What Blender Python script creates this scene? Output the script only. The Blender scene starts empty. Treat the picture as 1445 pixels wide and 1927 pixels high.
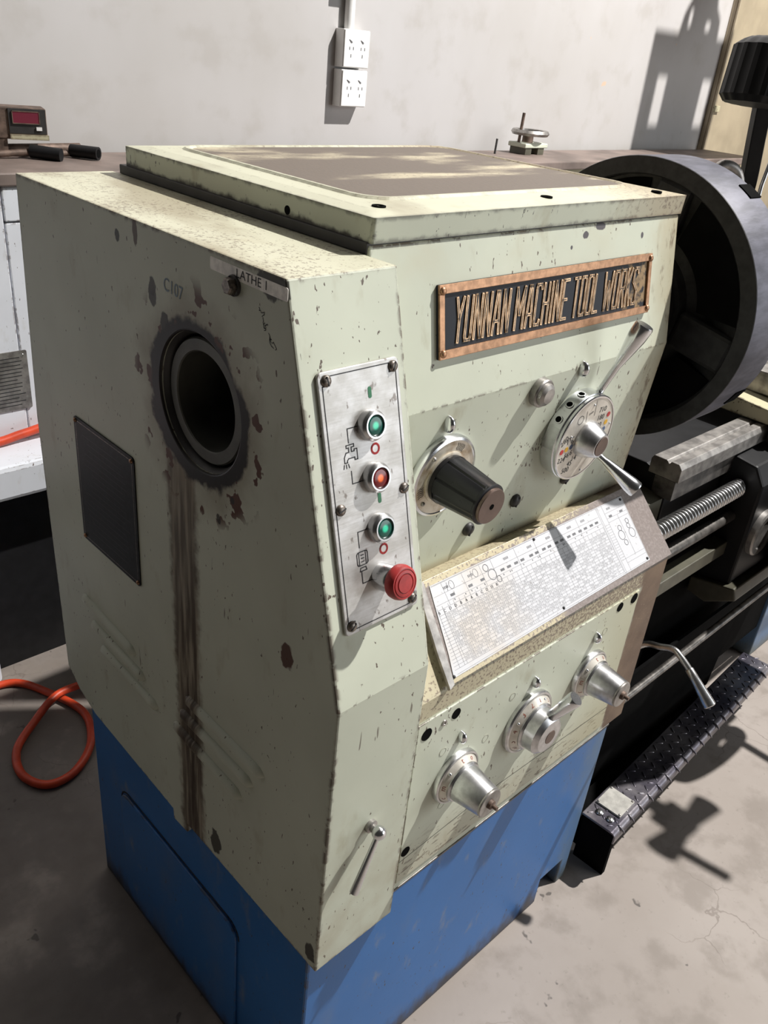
import bpy, bmesh, math, random
from mathutils import Vector, Matrix
rnd = random.Random(7)
S = bpy.context.scene
COL = S.collection
# ---------------------------------------------------------------- camera, world, lights
cd = bpy.data.cameras.new('camera'); cam = bpy.data.objects.new('camera', cd); COL.objects.link(cam)
cd.sensor_fit = 'VERTICAL'; cd.sensor_height = 36.0; cd.lens = 36.0 * 1592 / 1927; cd.clip_start = .02
RM = Matrix(((0.7249009, 0.2732707, -0.6323304), (-0.6827473, 0.4069706, -0.6068204), (0.0915136, 0.8716066, 0.4815882)))
cam.matrix_world = Matrix.Translation((-.52, -.665, 1.65)) @ RM.to_4x4()
S.camera = cam
w = bpy.data.worlds.new('world'); S.world = w; w.use_nodes = True
bg = w.node_tree.nodes['Background']; bg.inputs[0].default_value = (1.0, .95, .88, 1); bg.inputs[1].default_value = .03

def light(name, kind, loc, power, color=(1, 1, 1), rot=None, **k):
    l = bpy.data.lights.new(name, kind); l.energy = power; l.color = color
    for a, b in k.items(): setattr(l, a, b)
    o = bpy.data.objects.new(name, l); o.location = loc
    if rot: o.rotation_euler = rot
    COL.objects.link(o); return o
light('high_bay_lamp', 'POINT', (3.59, -1.32, 5.57), 2450, (1, .975, .94), shadow_soft_size=.05)
light('front_fill', 'AREA', (5.2, -5.5, 2.4), 210, (.93, .97, 1.0), (math.radians(90), 0, math.radians(38)), shape='RECTANGLE', size=4.5, size_y=3.4)  # added fill light for the front faces, no such source seen
S.view_settings.view_transform = 'Standard'; S.view_settings.look = 'None'
S.view_settings.gamma = 1; S.view_settings.use_curve_mapping = False; S.view_settings.exposure = 0.0

# ---------------------------------------------------------------- node helper
class G:
    def __init__(s, name):
        s.m = bpy.data.materials.new(name); s.m.use_nodes = True; s.t = s.m.node_tree; s.N = s.t.nodes; s.L = s.t.links
        s.b = s.N['Principled BSDF']; s._tc = None
    def node(s, typ, ins=None, **k):
        n = s.N.new(typ)
        for a, b in k.items(): setattr(n, a, b)
        for i, v in (ins or {}).items(): s.put(n.inputs[i], v)
        return n
    def put(s, sock, v):
        if isinstance(v, V): v = v.s
        if isinstance(v, bpy.types.NodeSocket): s.L.new(v, sock)
        elif isinstance(v, tuple) and len(v) == 3 and sock.type == 'RGBA': sock.default_value = (*v, 1)
        else: sock.default_value = v
    def op(s, o, *a):
        n = s.node('ShaderNodeMath', operation=o)
        for i, v in enumerate(a): s.put(n.inputs[i], v)
        return V(s, n.outputs[0])
    @property
    def co(s):
        if not s._tc: s._tc = s.N.new('ShaderNodeTexCoord').outputs['Object']
        return s._tc
    def xyz(s):
        n = s.node('ShaderNodeSeparateXYZ', {0: s.co}); return [V(s, n.outputs[i]) for i in range(3)]
    def noise(s, sc, det=3, stretch=(1, 1, 1), rough=.55, off=0, dist=0):
        mp = s.node('ShaderNodeMapping', {0: s.co, 'Scale': stretch, 'Location': (off, off * .7, off * 1.3)})
        return V(s, s.node('ShaderNodeTexNoise', {'Vector': mp.outputs[0], 'Scale': sc, 'Detail': det, 'Roughness': rough, 'Distortion': dist}).outputs[0])
    def vor(s, sc, stretch=(1, 1, 1), feature='F1', off=0):
        mp = s.node('ShaderNodeMapping', {0: s.co, 'Scale': stretch, 'Location': (off, off, off)})
        return V(s, s.node('ShaderNodeTexVoronoi', {'Vector': mp.outputs[0], 'Scale': sc}, feature=feature).outputs[0])
    def sm(s, a, lo, hi):
        n = s.node('ShaderNodeMapRange', {0: a, 1: lo, 2: hi}, interpolation_type='SMOOTHSTEP'); return V(s, n.outputs[0])
    def mix(s, f, a, b):
        n = s.node('ShaderNodeMix', data_type='RGBA'); s.put(n.inputs[0], f); s.put(n.inputs[6], a); s.put(n.inputs[7], b)
        return n.outputs[2]
    def edge(s, r=.004):
        bv = s.node('ShaderNodeBevel', {'Radius': r}, samples=3); ge = s.N.new('ShaderNodeNewGeometry')
        d = s.node('ShaderNodeVectorMath', {0: bv.outputs[0], 1: ge.outputs['True Normal']}, operation='DOT_PRODUCT')
        return V(s, d.outputs['Value'])
    def done(s, col, rough=.5, metal=0, bump=None, bs=.2, bd=.002, spec=None):
        s.put(s.b.inputs['Base Color'], col); s.put(s.b.inputs['Roughness'], rough); s.put(s.b.inputs['Metallic'], metal)
        if spec is not None: s.put(s.b.inputs['Specular IOR Level'], spec)
        if bump is not None:
            n = s.node('ShaderNodeBump', {'Height': bump, 'Strength': bs, 'Distance': bd}); s.L.new(n.outputs[0], s.b.inputs['Normal'])
        return s.m
class V:
    def __init__(s, g, sock): s.g = g; s.s = sock
    def __add__(s, o): return s.g.op('ADD', s, o)
    def __sub__(s, o): return s.g.op('SUBTRACT', s, o)
    def __rsub__(s, o): return s.g.op('SUBTRACT', o, s)
    def __mul__(s, o): return s.g.op('MULTIPLY', s, o)
    __radd__ = __add__; __rmul__ = __mul__
    def abs(s): return s.g.op('ABSOLUTE', s)
    def pw(s, o): return s.g.op('POWER', s, o)
    def mx(s, o): return s.g.op('MAXIMUM', s, o)
    def mn(s, o): return s.g.op('MINIMUM', s, o)

def simple(name, col, rough=.5, metal=0, var=.12, sc=25, bump=.08, spec=None):
    g = G(name); n = g.noise(sc, 4)
    c2 = tuple(max(0, c * (1 - var * 2)) for c in col); c3 = tuple(min(1, c * (1 + var)) for c in col)
    return g.done(g.mix(g.sm(n, .3, .7), c2, c3), rough, metal, n, bump, .001, spec)

GREEN = (.555, .58, .475); BROWN = (.085, .052, .040); DARK = (.035, .030, .027); GREASE = (.016, .013, .011); YEL = (.46, .40, .27); IRON = (.10, .095, .09)

def paint(name, base=GREEN, chips=1.0, edgec=BROWN, extra=None, edge=.007, rough=.42):
    g = G(name); x, y, z = g.xyz()
    big = g.noise(3.2, 4); mid = g.noise(22, 4, (1, 1, .5), off=3)
    col = g.mix(g.sm(big, .25, .75), tuple(c * .90 for c in base), tuple(min(1, c * 1.06) for c in base))
    col = g.mix(g.sm(mid, .58, .80) * .5, col, (0.326, 0.289, 0.185))
    sp = g.noise(150, 2, (1, 1, .45), off=9); den = g.noise(7, 3, off=5)
    chip = g.sm(sp + den * .25, .845 - .03 * chips, .865 - .03 * chips)
    scr = g.sm(g.noise(40, 2, (3.2, 3.2, .35), off=21) + g.noise(5, 2, off=31) * .22, .852, .875)
    col = g.mix(chip.mx(scr * .8) * .9, col, edgec)
    if edge:
        e = g.edge(edge); nz = g.noise(70, 4, off=13); nl = g.noise(7, 3, off=17)
        em = g.sm((1 - e) * 1.7 + (nz - .5) * 2.6 + (nl - .5) * 2.4, .20, .24) * g.sm(e * -1, -.9998, -.992)
        col = g.mix(em, col, edgec)
    if extra: col = extra(g, x, y, z, col)
    return g.done(col, rough, 0, g.noise(60, 3), .10, .0012, spec=.25)

def blob(g, y, z, cy, cz, ry, rz, nz, amp=.5):
    a = ((y - cy) * (1 / ry)); b = ((z - cz) * (1 / rz))
    d = (a * a + b * b).pw(.5)
    return 1 - g.sm(d + (nz - .5) * amp * 2, .8, 1.0)

def ex_cover(g, x, y, z, col):
    side = 1 - g.sm(x, .002, .004)
    n1 = g.noise(14, 5, off=2); n2 = g.noise(60, 4, off=4); n3 = g.noise(30, 3, (1, 3.0, .22), off=8)
    # big soft tone differences of the old paint
    col = g.mix(g.sm(g.noise(2.2, 3, off=40), .45, .7) * side * .35, col, (0.370, 0.370, 0.296))
    # oil run under the spindle bore
    cx = .206 + (z - 1.1) * .015 + (n1 - .5) * .02
    wv = .036 + (n2 - .5) * .02
    run = (1 - g.sm((y - cx).abs() - wv, -.012, .006)) * (1 - g.sm(z, 1.14, 1.19)) * side
    streak = g.sm(n3, .30, .62)
    col = g.mix(run * .72, col, (.23, .17, .115)); col = g.mix(run * streak * .75, col, (.05, .034, .024))
    run2 = (1 - g.sm((y - cx + .006).abs(), .004, .03)) * (1 - g.sm(z, .93, 1.0)) * side
    col = g.mix(run2 * g.sm(n3 + (n1 - .5) * .4, .35, .65) * .85, col, (.045, .03, .022))
    # grease and bare metal round the bore
    dy = y - .168; dz = z - 1.243
    d = (dy * dy + dz * dz).pw(.5)
    halo = (1 - g.sm(d + (n1 - .5) * .10, .10, .155)) * side
    col = g.mix(halo * .6, col, (.22, .18, .12))
    ring = (1 - g.sm(d + (n1 - .5) * .05 + (n2 - .5) * .02, .103, .113)) * side
    col = g.mix(ring, col, GREASE)
    rc = g.sm(g.noise(26, 3, off=51), .585, .60) * g.sm(d, .10, .108) * (1 - g.sm(d, .135, .165)) * side
    col = g.mix(rc, col, (.10, .045, .030))
    for (cy, cz, ry, rz, c) in ((-.028, .987, .014, .02, (.075, .022, .016)), (.2977, 1.4306, .006, .024, BROWN), (.262, 1.36, .010, .02, DARK), (.3428, 1.4134, .0065, .008, (.01, .01, .01)),
                          (.02, 1.43, .030, .018, DARK), (-.11, .50, .012, .02, DARK), (.13, .505, .016, .03, DARK), (.235, 1.33, .012, .014, GREASE), (.09, 1.15, .005, .006, DARK), (.12, 1.11, .006, .008, DARK)):
        col = g.mix(blob(g, y, z, cy, cz, ry, rz, n2, .7) * side * .9, col, c)
    # top : bleached, gritty and stained
    top = g.sm(z, 1.4385, 1.4395)
    col = g.mix(top * .55, col, (.60, .56, .41)); col = g.mix(top * g.sm(g.noise(7, 6, (1, .45, 1), off=60), .48, .66) * .6, col, (.27, .22, .14))
    col = g.mix(top * g.sm(g.noise(210, 3, (1, 1, 1), off=61) + (g.noise(12, 3, off=62) - .5) * .35, .57, .62) * .6, col, (.16, .12, .09))
    # warm dirt low on the front
    fr = (1 - g.sm(y, -.124, -.12)) * (1 - g.sm(z, .5, .85))
    col = g.mix(fr * g.sm(n1, .35, .7) * .4, col, (0.340, 0.281, 0.185))
    return col
def ex_head(g, x, y, z, col):
    n1 = g.noise(9, 5, off=2); n2 = g.noise(70, 4, (1, 1, .4), off=4)
    r = g.sm(x + (n1 - .5) * .12, .74, .86)
    col = g.mix(r * .6, col, (0.385, 0.311, 0.185)); col = g.mix(r * g.sm(n2, .55, .7) * .8, col, (.13, .08, .05))
    lo = 1 - g.sm(z, .957, .975)
    col = g.mix(lo * .5, col, (.3, .22, .13))
    top = g.sm(z, 1.38, 1.45); col = g.mix(top * g.sm(n1, .4, .7) * .35, col, (0.459, 0.392, 0.252))
    for (cx, cz, rx, rz) in ((.62, 1.445, .014, .006), (.585, 1.435, .008, .006), (.74, 1.425, .004, .005), (.55, 1.42, .003, .003)):
        col = g.mix(blob(g, x, z, cx, cz, rx, rz, n2, .5), col, (.09, .08, .085))
    return col
def ex_lid(g, x, y, z, col):
    top = g.sm(z, 1.4805, 1.4815); n1 = g.noise(7, 5, (1, .5, 1), off=60)
    col = g.mix(top * .5, col, (0.548, 0.518, 0.370))
    rr = g.sm(x + (n1 - .5) * .25, .55, .80)
    col = g.mix(rr * .6, col, (0.370, 0.281, 0.178)); col = g.mix(top * g.sm(n1, .52, .72) * .5, col, (0.237, 0.185, 0.118))
    col = g.mix(rr * g.sm(g.noise(140, 3, off=5), .54, .62) * .6, col, (.16, .12, .10))
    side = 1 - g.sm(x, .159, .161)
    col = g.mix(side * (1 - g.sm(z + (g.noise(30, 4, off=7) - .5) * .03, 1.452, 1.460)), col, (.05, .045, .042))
    return col
def ex_feed(g, x, y, z, col):
    n1 = g.noise(10, 4, off=2); gr = g.noise(190, 3, off=6); n2 = g.noise(45, 5, off=8)
    band = g.sm(z, .822, .826)
    col = g.mix(band * .85, col, YEL)
    col = g.mix(band * g.sm(gr + (x - .5) * .25, .48, .56) * .8, col, (.17, .125, .10))
    r = g.sm(x + (n2 - .5) * .03, .755, .775)
    bc = g.mix(g.sm(n1, .3, .7), (0.111, 0.070, 0.048), (0.192, 0.133, 0.089)); bc = g.mix(g.sm(gr, .62, .7) * .6, bc, (0.311, 0.252, 0.148))
    col = g.mix(r, col, bc)
    left = g.sm(z, .86, .9); col = g.mix(left * (1 - r) * .5, col, YEL)
    return col
def ex_panel(g, x, y, z, col):
    n2 = g.noise(45, 5, (1, 1, .6), off=8); n3 = g.noise(60, 3, (.6, 1, 2.2), off=18)
    lo = 1 - g.sm(z, .50, .60)
    col = g.mix(lo * .35, col, (0.370, 0.296, 0.192)); col = g.mix(lo * g.sm(n3, .57, .63) * .7, col, (.10, .07, .05))
    col = g.mix(g.sm(x, .55, .76) * .45, col, (0.414, 0.370, 0.215))
    return col
def ex_blue(g, x, y, z, col):
    n1 = g.noise(6, 5, (1, 1, .6), off=2); n2 = g.noise(35, 4, (1, 1, .5), off=8)
    col = g.mix(g.sm(n1, .5, .75) * .45, col, (.16, .19, .24))
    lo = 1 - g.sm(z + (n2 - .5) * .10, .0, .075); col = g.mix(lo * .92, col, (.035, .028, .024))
    col = g.mix(g.sm(x + (n2 - .5) * .1, .70, .80) * .5, col, (.16, .20, .20))
    return col
M = {}
M['cover'] = paint('cover_paint', extra=ex_cover, chips=.6, edge=.009)
M['louver'] = paint('louver_cover_paint', extra=ex_cover, chips=.6, edge=0)
M['head'] = paint('headstock_paint', extra=ex_head, chips=.8)
M['lid'] = paint('lid_paint', extra=ex_lid, chips=.8, edge=.009, edgec=(.06, .055, .055))
M['feed'] = paint('feed_box_paint', extra=ex_feed, chips=.6)
M['panelp'] = paint('feed_panel_paint', extra=ex_panel, chips=1.0, edge=.003)
M['green'] = paint('block_paint', chips=.6, edge=0)
M['cream'] = paint('cream_paint', base=(.48, .44, .30), chips=1.2)
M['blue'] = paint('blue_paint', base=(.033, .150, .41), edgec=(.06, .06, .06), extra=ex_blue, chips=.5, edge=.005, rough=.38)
M['white'] = paint('white_machine_paint', base=(.66, .68, .73), chips=.6, edge=.004)
g = G('lid_grime'); n = g.noise(6, 6, (.45, 1.4, 1), off=3); n2 = g.noise(160, 3, off=4)
c = g.mix(g.sm(n, .50, .64), (0.125, 0.098, 0.076), (0.50, 0.44, 0.31)); M['grime'] = g.done(g.mix(g.sm(n2, .56, .64) * .45, c, (.10, .08, .07)), .6, 0, n2, .2)
M['iron'] = simple('dark_iron', (.045, .043, .042), .5, .3)
M['black'] = simple('black_paint', (.012, .012, .013), .5, spec=.25)
M['void'] = simple('bore_black', (.005, .005, .005), .9, spec=.04)
M['chuckd'] = simple('dark_cast_iron', (.026, .026, .027), .5, .1, .2, 60, spec=.3)
g = G('machined_rim'); n = g.noise(55, 4, (.3, 1, 1)); n2 = g.noise(220, 2, (.2, 1, 1), off=3)
M['rim'] = g.done(g.mix(g.sm(n, .3, .7), (.075, .075, .092), (.125, .125, .155)), .55, .15, n2, .10, spec=.3)
M['spindle'] = simple('spindle_steel', (.10, .10, .085), .5, .35)
M['chrome'] = simple('chrome', (.74, .75, .77), .22, 1, .05, 12, .0)
M['satin'] = simple('satin_steel', (.62, .62, .62), .30, 1, .10, 60, .03)
M['alu'] = simple('turned_aluminium', (.60, .60, .61), .34, 1, .10, 80, .04)
M['dull'] = simple('dull_steel', (.38, .36, .34), .42, .8, .2, 40)
M['screw'] = simple('screw_steel', (.22, .19, .165), .38, .8, .25, 300)
M['rust'] = simple('rusty_steel', (.16, .11, .085), .6, .4, .25, 40)
g = G('brushed_panel'); n = g.noise(30, 4, (1, 3, 1), off=1); n2 = g.noise(320, 2, (.08, 1, 1))
M['panel'] = g.done(g.mix(g.sm(g.noise(90, 3, (1, 1, .5), off=9) + g.noise(12, 3) * .2, .74, .80) * .7, g.mix(g.sm(n, .35, .7), (.44, .425, .40), (.60, .59, .58)), (.12, .09, .07)), .46, .55, n2, .08)
g = G('dial_face'); n = g.noise(35, 4, off=1)
M['dial'] = g.done(g.mix(g.sm(n, .4, .65), (.62, .57, .48), (.36, .28, .19)), .35, .45)
M['dial2'] = simple('speed_dial_face', (.66, .62, .55), .38, .4, .1, 40)
M['copper'] = simple('copper_frame', (.40, .225, .13), .42, .8, .16, 90)
g = G('nameplate_field'); x, y, z = g.xyz(); n = g.noise(60, 5, off=1)
M['npf'] = g.done(g.mix(g.sm(x + (n - .5) * .35, .70, .77) * g.sm(n, .40, .5), (.016, .018, .024), (.28, .19, .10)), .55, .0, spec=.25)
M['gold'] = simple('brass_letters', (.60, .40, .24), .40, .75, .2, 80)
M['ink'] = simple('black_ink', (.02, .02, .022), .6)
M['greyink'] = simple('grey_ink', (.13, .13, .14), .6)
M['paleink'] = simple('pale_grey_ink', (.24, .24, .255), .6)
M['redink'] = simple('red_ink', (.55, .04, .04), .5)
M['greenink'] = simple('green_ink', (.02, .14, .06), .5)
M['blueink'] = simple('blue_ink', (.07, .11, .20), .5)
M['penink'] = simple('faded_pen', (.20, .27, .33), .6)
M['yelink'] = simple('yellow_ink', (.75, .42, .03), .5)
M['redletter'] = simple('red_brown_letters', (.28, .07, .04), .5)
g = G('chart_plate'); n = g.noise(7, 4, off=1); n2 = g.noise(150, 2, off=2)
x, y, z = g.xyz()
c = g.mix(g.sm(n, .52, .68) * (1 - g.sm(x, .30, .55)) * .45, (.56, .56, .58), (.54, .44, .32))
M['chart'] = g.done(g.mix(g.sm(n2, .66, .70) * .4, c, (.25, .22, .2)), .42, .15)
g = G('chart_sheet'); x, y, z = g.xyz(); n = g.noise(11, 4, off=2); n2 = g.noise(60, 4, off=5); gr = g.noise(200, 3, off=6)
bare = g.mix(g.sm(gr, .4, .7), (.20, .165, .150), (.26, .22, .205))
lowm = (1 - g.sm(z - (n2 - .5) * .02, .872, .876)) * (1 - g.sm(x + (n2 - .5) * .06, .50, .53)); topm = g.sm(z + (n2 - .5) * .012 - x * .006, .9635, .966) * (1 - g.sm(x + (n2 - .5) * .2, .62, .72))
ye = g.mix(g.sm(gr + (x - .5) * .3, .50, .57) * .8, YEL, (.19, .155, .14))
M['sheet'] = g.done(g.mix(lowm.mx(topm), bare, ye), .45, .25, gr, .2)
g = G('bakelite'); n = g.noise(60, 3)
M['bak'] = g.done((.012, .012, .014), g.sm(n, .2, .9) * .15 + .26, 0, n, .04, spec=.3)
M['estop'] = simple('red_plastic', (.42, .035, .035), .42, 0, .15, 40)
M['capbr'] = simple('brown_cap', (.16, .11, .09), .4, .5, .1)
def lens(name, col, em, gl):
    g = G(name); x, y, z = g.xyz(); d = (x * x + y * y).pw(.5)
    r = g.op('SINE', d * 2600) * .25 + .75; core = 1 - g.sm(d, .002, .006)
    g.put(g.b.inputs['Emission Color'], gl); g.put(g.b.inputs['Emission Strength'], core * r * em)
    return g.done(g.mix(core, col, gl), .18, 0)
M['lensg'] = lens('green_lens', (.004, .07, .05), .30, (.03, .55, .32)); M['lensr'] = lens('red_lens', (.13, .006, .008), .45, (.8, .14, .03))
M['label'] = simple('white_sticker', (.40, .385, .35), .5, 0, .12, 60)
M['stick'] = simple('sticker_white', (.88, .85, .78), .5, 0, .10, 90)
M['plate'] = simple('black_plate', (.010, .011, .012), .5, .1, .3, 120, spec=.25)
M['socket'] = simple('white_plastic', (.78, .77, .75), .4, 0, .03)
M['tan'] = simple('tan_paint', (.36, .30, .21), .45, 0, .08, 5)
M['brownslab'] = simple('brown_slab', (.20, .155, .135), .55, .1, .2, 6)
M['orange'] = simple('orange_rubber', (.60, .060, .018), .42, 0, .1)
M['olive'] = simple('olive_paint', (.085, .08, .055), .5)
M['oily'] = simple('oily_dark_steel', (.13, .12, .11), .4, .5, .3, 40)
M['led'] = G('led_display'); g = M['led']; g.put(g.b.inputs['Emission Color'], (.4, .02, .05)); g.put(g.b.inputs['Emission Strength'], .08); M['led'] = g.done((.11, .012, .028), .4)
g = G('tread_steel'); n = g.noise(9, 5, off=2); n2 = g.noise(80, 3)
M['tread'] = g.done(g.mix(g.sm(n, .35, .68), (.085, .078, .10), (.30, .28, .29)), .36, .75, n2, .15)
# concrete floor and plaster wall
g = G('concrete_floor'); a = g.noise(1.6, 6, off=1); b = g.noise(9, 6, off=2); c_ = g.noise(60, 4, off=3)
wv = g.node('ShaderNodeVectorMath', {0: g.co, 1: g.node('ShaderNodeTexNoise', {'Vector': g.co, 'Scale': 5.0, 'Detail': 5.0}).outputs['Color']}, operation='MULTIPLY_ADD')
wv.inputs[0].default_value = (0, 0, 0)
g.L.new(g.co, wv.inputs[2]); g.L.new(wv.inputs[1].links[0].from_socket, wv.inputs[0]); wv.inputs[1].links and g.L.remove(wv.inputs[1].links[0]); wv.inputs[1].default_value = (.16, .16, .16)
cr = g.node('ShaderNodeTexVoronoi', {'Vector': wv.outputs[0], 'Scale': 6.5}, feature='DISTANCE_TO_EDGE')
crack = (1 - g.sm(V(g, cr.outputs[0]), .002, .010)) * g.sm(a, .50, .60)
col = g.mix(g.sm(a, .3, .7), (.270, .230, .200), (.340, .298, .268)); col = g.mix(g.sm(b, .48, .66) * .55, col, (.18, .150, .125))
col = g.mix(g.sm(c_, .62, .72) * .3, col, (.14, .12, .10)); col = g.mix(crack * .55, col, (.14, .11, .09))
col = g.mix(g.sm(g.noise(16, 3, off=77), .71, .74) * .8, col, (.05, .04, .035))
fx_, fy_, fz_ = g.xyz(); oil_shade = (1 - g.sm(fx_ + (b - .5) * 1.0 + (a - .5) * 1.2, .05, .55)) * g.sm(fy_ + (a - .5) * .8, -.35, .25)  # oil grime, with the shade left of the lathe painted into the floor colour
col = g.mix(oil_shade * g.sm(b, .2, .5) * .62, col, (.075, .062, .052))
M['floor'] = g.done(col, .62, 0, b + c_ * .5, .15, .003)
g = G('plaster_wall'); a = g.noise(1.3, 5, (1, 1, .6), off=1); b = g.noise(7, 6, off=2); c_ = g.noise(26, 3, (1, 1, .5), off=3)
col = g.mix(g.sm(a, .3, .7), (.41, .39, .375), (.47, .455, .455)); col = g.mix(g.sm(b, .50, .70) * .5, col, (.36, .335, .31))
col = g.mix(g.sm(c_, .74, .77) * .55, col, (.26, .24, .22)); col = g.mix(g.sm(g.noise(11, 3, off=44), .735, .75) * .6, col, (.60, .38, .22))
M['wall'] = g.done(col, .7, 0, b, .1, .004)

# ---------------------------------------------------------------- mesh helpers (all in metres, world coordinates unless a frame is given)
def tagt(o, label=None, cat=None, group=None, kind=None):
    for k, v in (('label', label), ('category', cat), ('group', group), ('kind', kind)):
        if v: o[k] = v
    return o
def empty(name, loc, label, cat, group=None):
    o = bpy.data.objects.new(name, None); o.location = loc; COL.objects.link(o); o.empty_display_size = .05
    return tagt(o, label, cat, group)
def wloc(o):
    v = Vector((0, 0, 0))
    while o: v += o.location; o = o.parent
    return v
def obj(name, bm, m, parent=None, label=None, smooth=None, bevel=0, origin=None, kind=None, recalc=True, seg=2):
    """links bm (world coordinates) as one mesh object under parent; smooth = angle in degrees"""
    if recalc: bmesh.ops.recalc_face_normals(bm, faces=bm.faces)
    org = Vector(origin) if origin is not None else (wloc(parent) if parent else Vector((0, 0, 0)))
    bmesh.ops.translate(bm, verts=bm.verts, vec=-org)
    if smooth:
        for f in bm.faces: f.smooth = True
        for e in bm.edges:
            if len(e.link_faces) == 2 and e.calc_face_angle(0) > math.radians(smooth): e.smooth = False
    me = bpy.data.meshes.new(name); bm.to_mesh(me); bm.free(); me.materials.append(M[m] if isinstance(m, str) else m)
    o = bpy.data.objects.new(name, me); COL.objects.link(o)
    if parent: o.parent = parent; o.location = org - wloc(parent)
    else: o.location = org
    if bevel:
        b = o.modifiers.new('bevel', 'BEVEL'); b.width = bevel; b.segments = seg; b.limit_method = 'ANGLE'; b.angle_limit = math.radians(35)
    if label: o['label'] = label
    if kind: o['kind'] = kind
    return o
def frame(O, u, v, n=None):
    u = Vector(u).normalized(); v = Vector(v).normalized(); n = u.cross(v) if n is None else Vector(n).normalized()
    m = Matrix((u, v, n)).transposed().to_4x4(); m.translation = Vector(O); return m
def axisframe(O, d, up=(0, 0, 1)):
    d = Vector(d).normalized(); up = Vector(up)
    if abs(d.dot(up)) > .98: up = Vector((1, 0, 0))
    u = up.cross(d).normalized(); v = d.cross(u); return frame(O, u, v, d)
def B(): return bmesh.new()
def box(bm, x0, x1, y0, y1, z0, z1, fr=None):
    vs = [bm.verts.new((x, y, z)) for x in (x0, x1) for y in (y0, y1) for z in (z0, z1)]
    for f in ((0, 1, 3, 2), (4, 6, 7, 5), (0, 4, 5, 1), (2, 3, 7, 6), (0, 2, 6, 4), (1, 5, 7, 3)): bm.faces.new([vs[i] for i in f])
    if fr: bmesh.ops.transform(bm, matrix=fr, verts=vs)
    return bm
def prism(bm, pts, h0, h1, fr=None):
    """polygon pts (a, b) extruded from h0 to h1 along the frame's third axis"""
    n = len(pts); lo = [bm.verts.new((a, b, h0)) for a, b in pts]; hi = [bm.verts.new((a, b, h1)) for a, b in pts]
    bm.faces.new(lo[::-1]); bm.faces.new(hi)
    for i in range(n): bm.faces.new((lo[i], lo[(i + 1) % n], hi[(i + 1) % n], hi[i]))
    if fr: bmesh.ops.transform(bm, matrix=fr, verts=lo + hi)
    return bm
def yz(bm, pts, x0, x1):
    return prism(bm, pts, x0, x1, Matrix(((0, 0, 1, 0), (1, 0, 0, 0), (0, 1, 0, 0), (0, 0, 0, 1))))
def rev(bm, prof, fr, seg=40, mod=None):
    """profile [(radius, height)] turned about the frame's third axis; radius 0 closes"""
    rows = []; allv = []
    for r, h in prof:
        if r <= 1e-6: v = bm.verts.new((0, 0, h)); rows.append([v] * seg); allv.append(v)
        else:
            row = [bm.verts.new(((rr := r * (mod(i / seg, h) if mod else 1)) * math.cos(2 * math.pi * i / seg), rr * math.sin(2 * math.pi * i / seg), h)) for i in range(seg)]
            rows.append(row); allv += row
    for a, b in zip(rows, rows[1:]):
        for i in range(seg):
            j = (i + 1) % seg; q = [a[i], a[j], b[j], b[i]]; u = []
            for v in q:
                if v not in u: u.append(v)
            if len(u) > 2: bm.faces.new(u)
    bmesh.ops.transform(bm, matrix=fr, verts=allv); return bm
def tube(bm, pts, r, seg=12, cap=True, rs=None):
    pts = [Vector(p) for p in pts]; rows = []; up = None
    for i, p in enumerate(pts):
        d = (pts[min(i + 1, len(pts) - 1)] - pts[max(i - 1, 0)]).normalized()
        if up is None: up = Vector((0, 0, 1)) if abs(d.z) < .9 else Vector((1, 0, 0))
        u = up.cross(d).normalized(); up = d.cross(u)
        rr = rs[i] if rs else r
        rows.append([bm.verts.new(p + u * rr * math.cos(2 * math.pi * k / seg) + up * rr * math.sin(2 * math.pi * k / seg)) for k in range(seg)])
    for a, b in zip(rows, rows[1:]):
        for k in range(seg): bm.faces.new((a[k], a[(k + 1) % seg], b[(k + 1) % seg], b[k]))
    if cap: bm.faces.new(rows[0][::-1]); bm.faces.new(rows[-1])
    return bm
def spline(P, n=8):
    P = [Vector(p) for p in P]; out = []
    for i in range(len(P) - 1):
        a, b, c, d = P[max(i - 1, 0)], P[i], P[i + 1], P[min(i + 2, len(P) - 1)]
        for k in range(n):
            t = k / n; out.append(.5 * ((2 * b) + (c - a) * t + (2 * a - 5 * b + 4 * c - d) * t * t + (3 * b - a - 3 * c + d) * t ** 3))
    out.append(P[-1]); return out
def rrect(x0, x1, y0, y1, r, n=5):
    o = []
    for cx, cy, a0 in ((x1 - r, y1 - r, 0), (x0 + r, y1 - r, 90), (x0 + r, y0 + r, 180), (x1 - r, y0 + r, 270)):
        for k in range(n + 1):
            a = math.radians(a0 + 90 * k / n); o.append((cx + r * math.cos(a), cy + r * math.sin(a)))
    return o
def ribbon(bm, lines, w, h0, h1, fr):
    """flat strokes of width w standing from h0 to h1 on the frame's plane"""
    for pl in lines:
        for (a, b) in zip(pl, pl[1:]):
            dx, dy = b[0] - a[0], b[1] - a[1]; l = math.hypot(dx, dy) or 1; dx, dy = dx / l * w / 2, dy / l * w / 2
            q = [(a[0] - dy - dx, a[1] + dx - dy), (a[0] + dy - dx, a[1] - dx - dy), (b[0] + dy + dx, b[1] - dx + dy), (b[0] - dy + dx, b[1] + dx + dy)]
            if h1 - h0 > .0004: prism(bm, q, h0, h1, fr)
            else:
                vs = [bm.verts.new(fr @ Vector((x_, y_, h1))) for x_, y_ in q]; bm.faces.new(vs)
    return bm
def circle(cx, cy, r, n=20, ry=None, a0=0, a1=360):
    return [(cx + r * math.cos(math.radians(a0 + (a1 - a0) * k / n)), cy + (ry or r) * math.sin(math.radians(a0 + (a1 - a0) * k / n))) for k in range(n + 1)]
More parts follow.
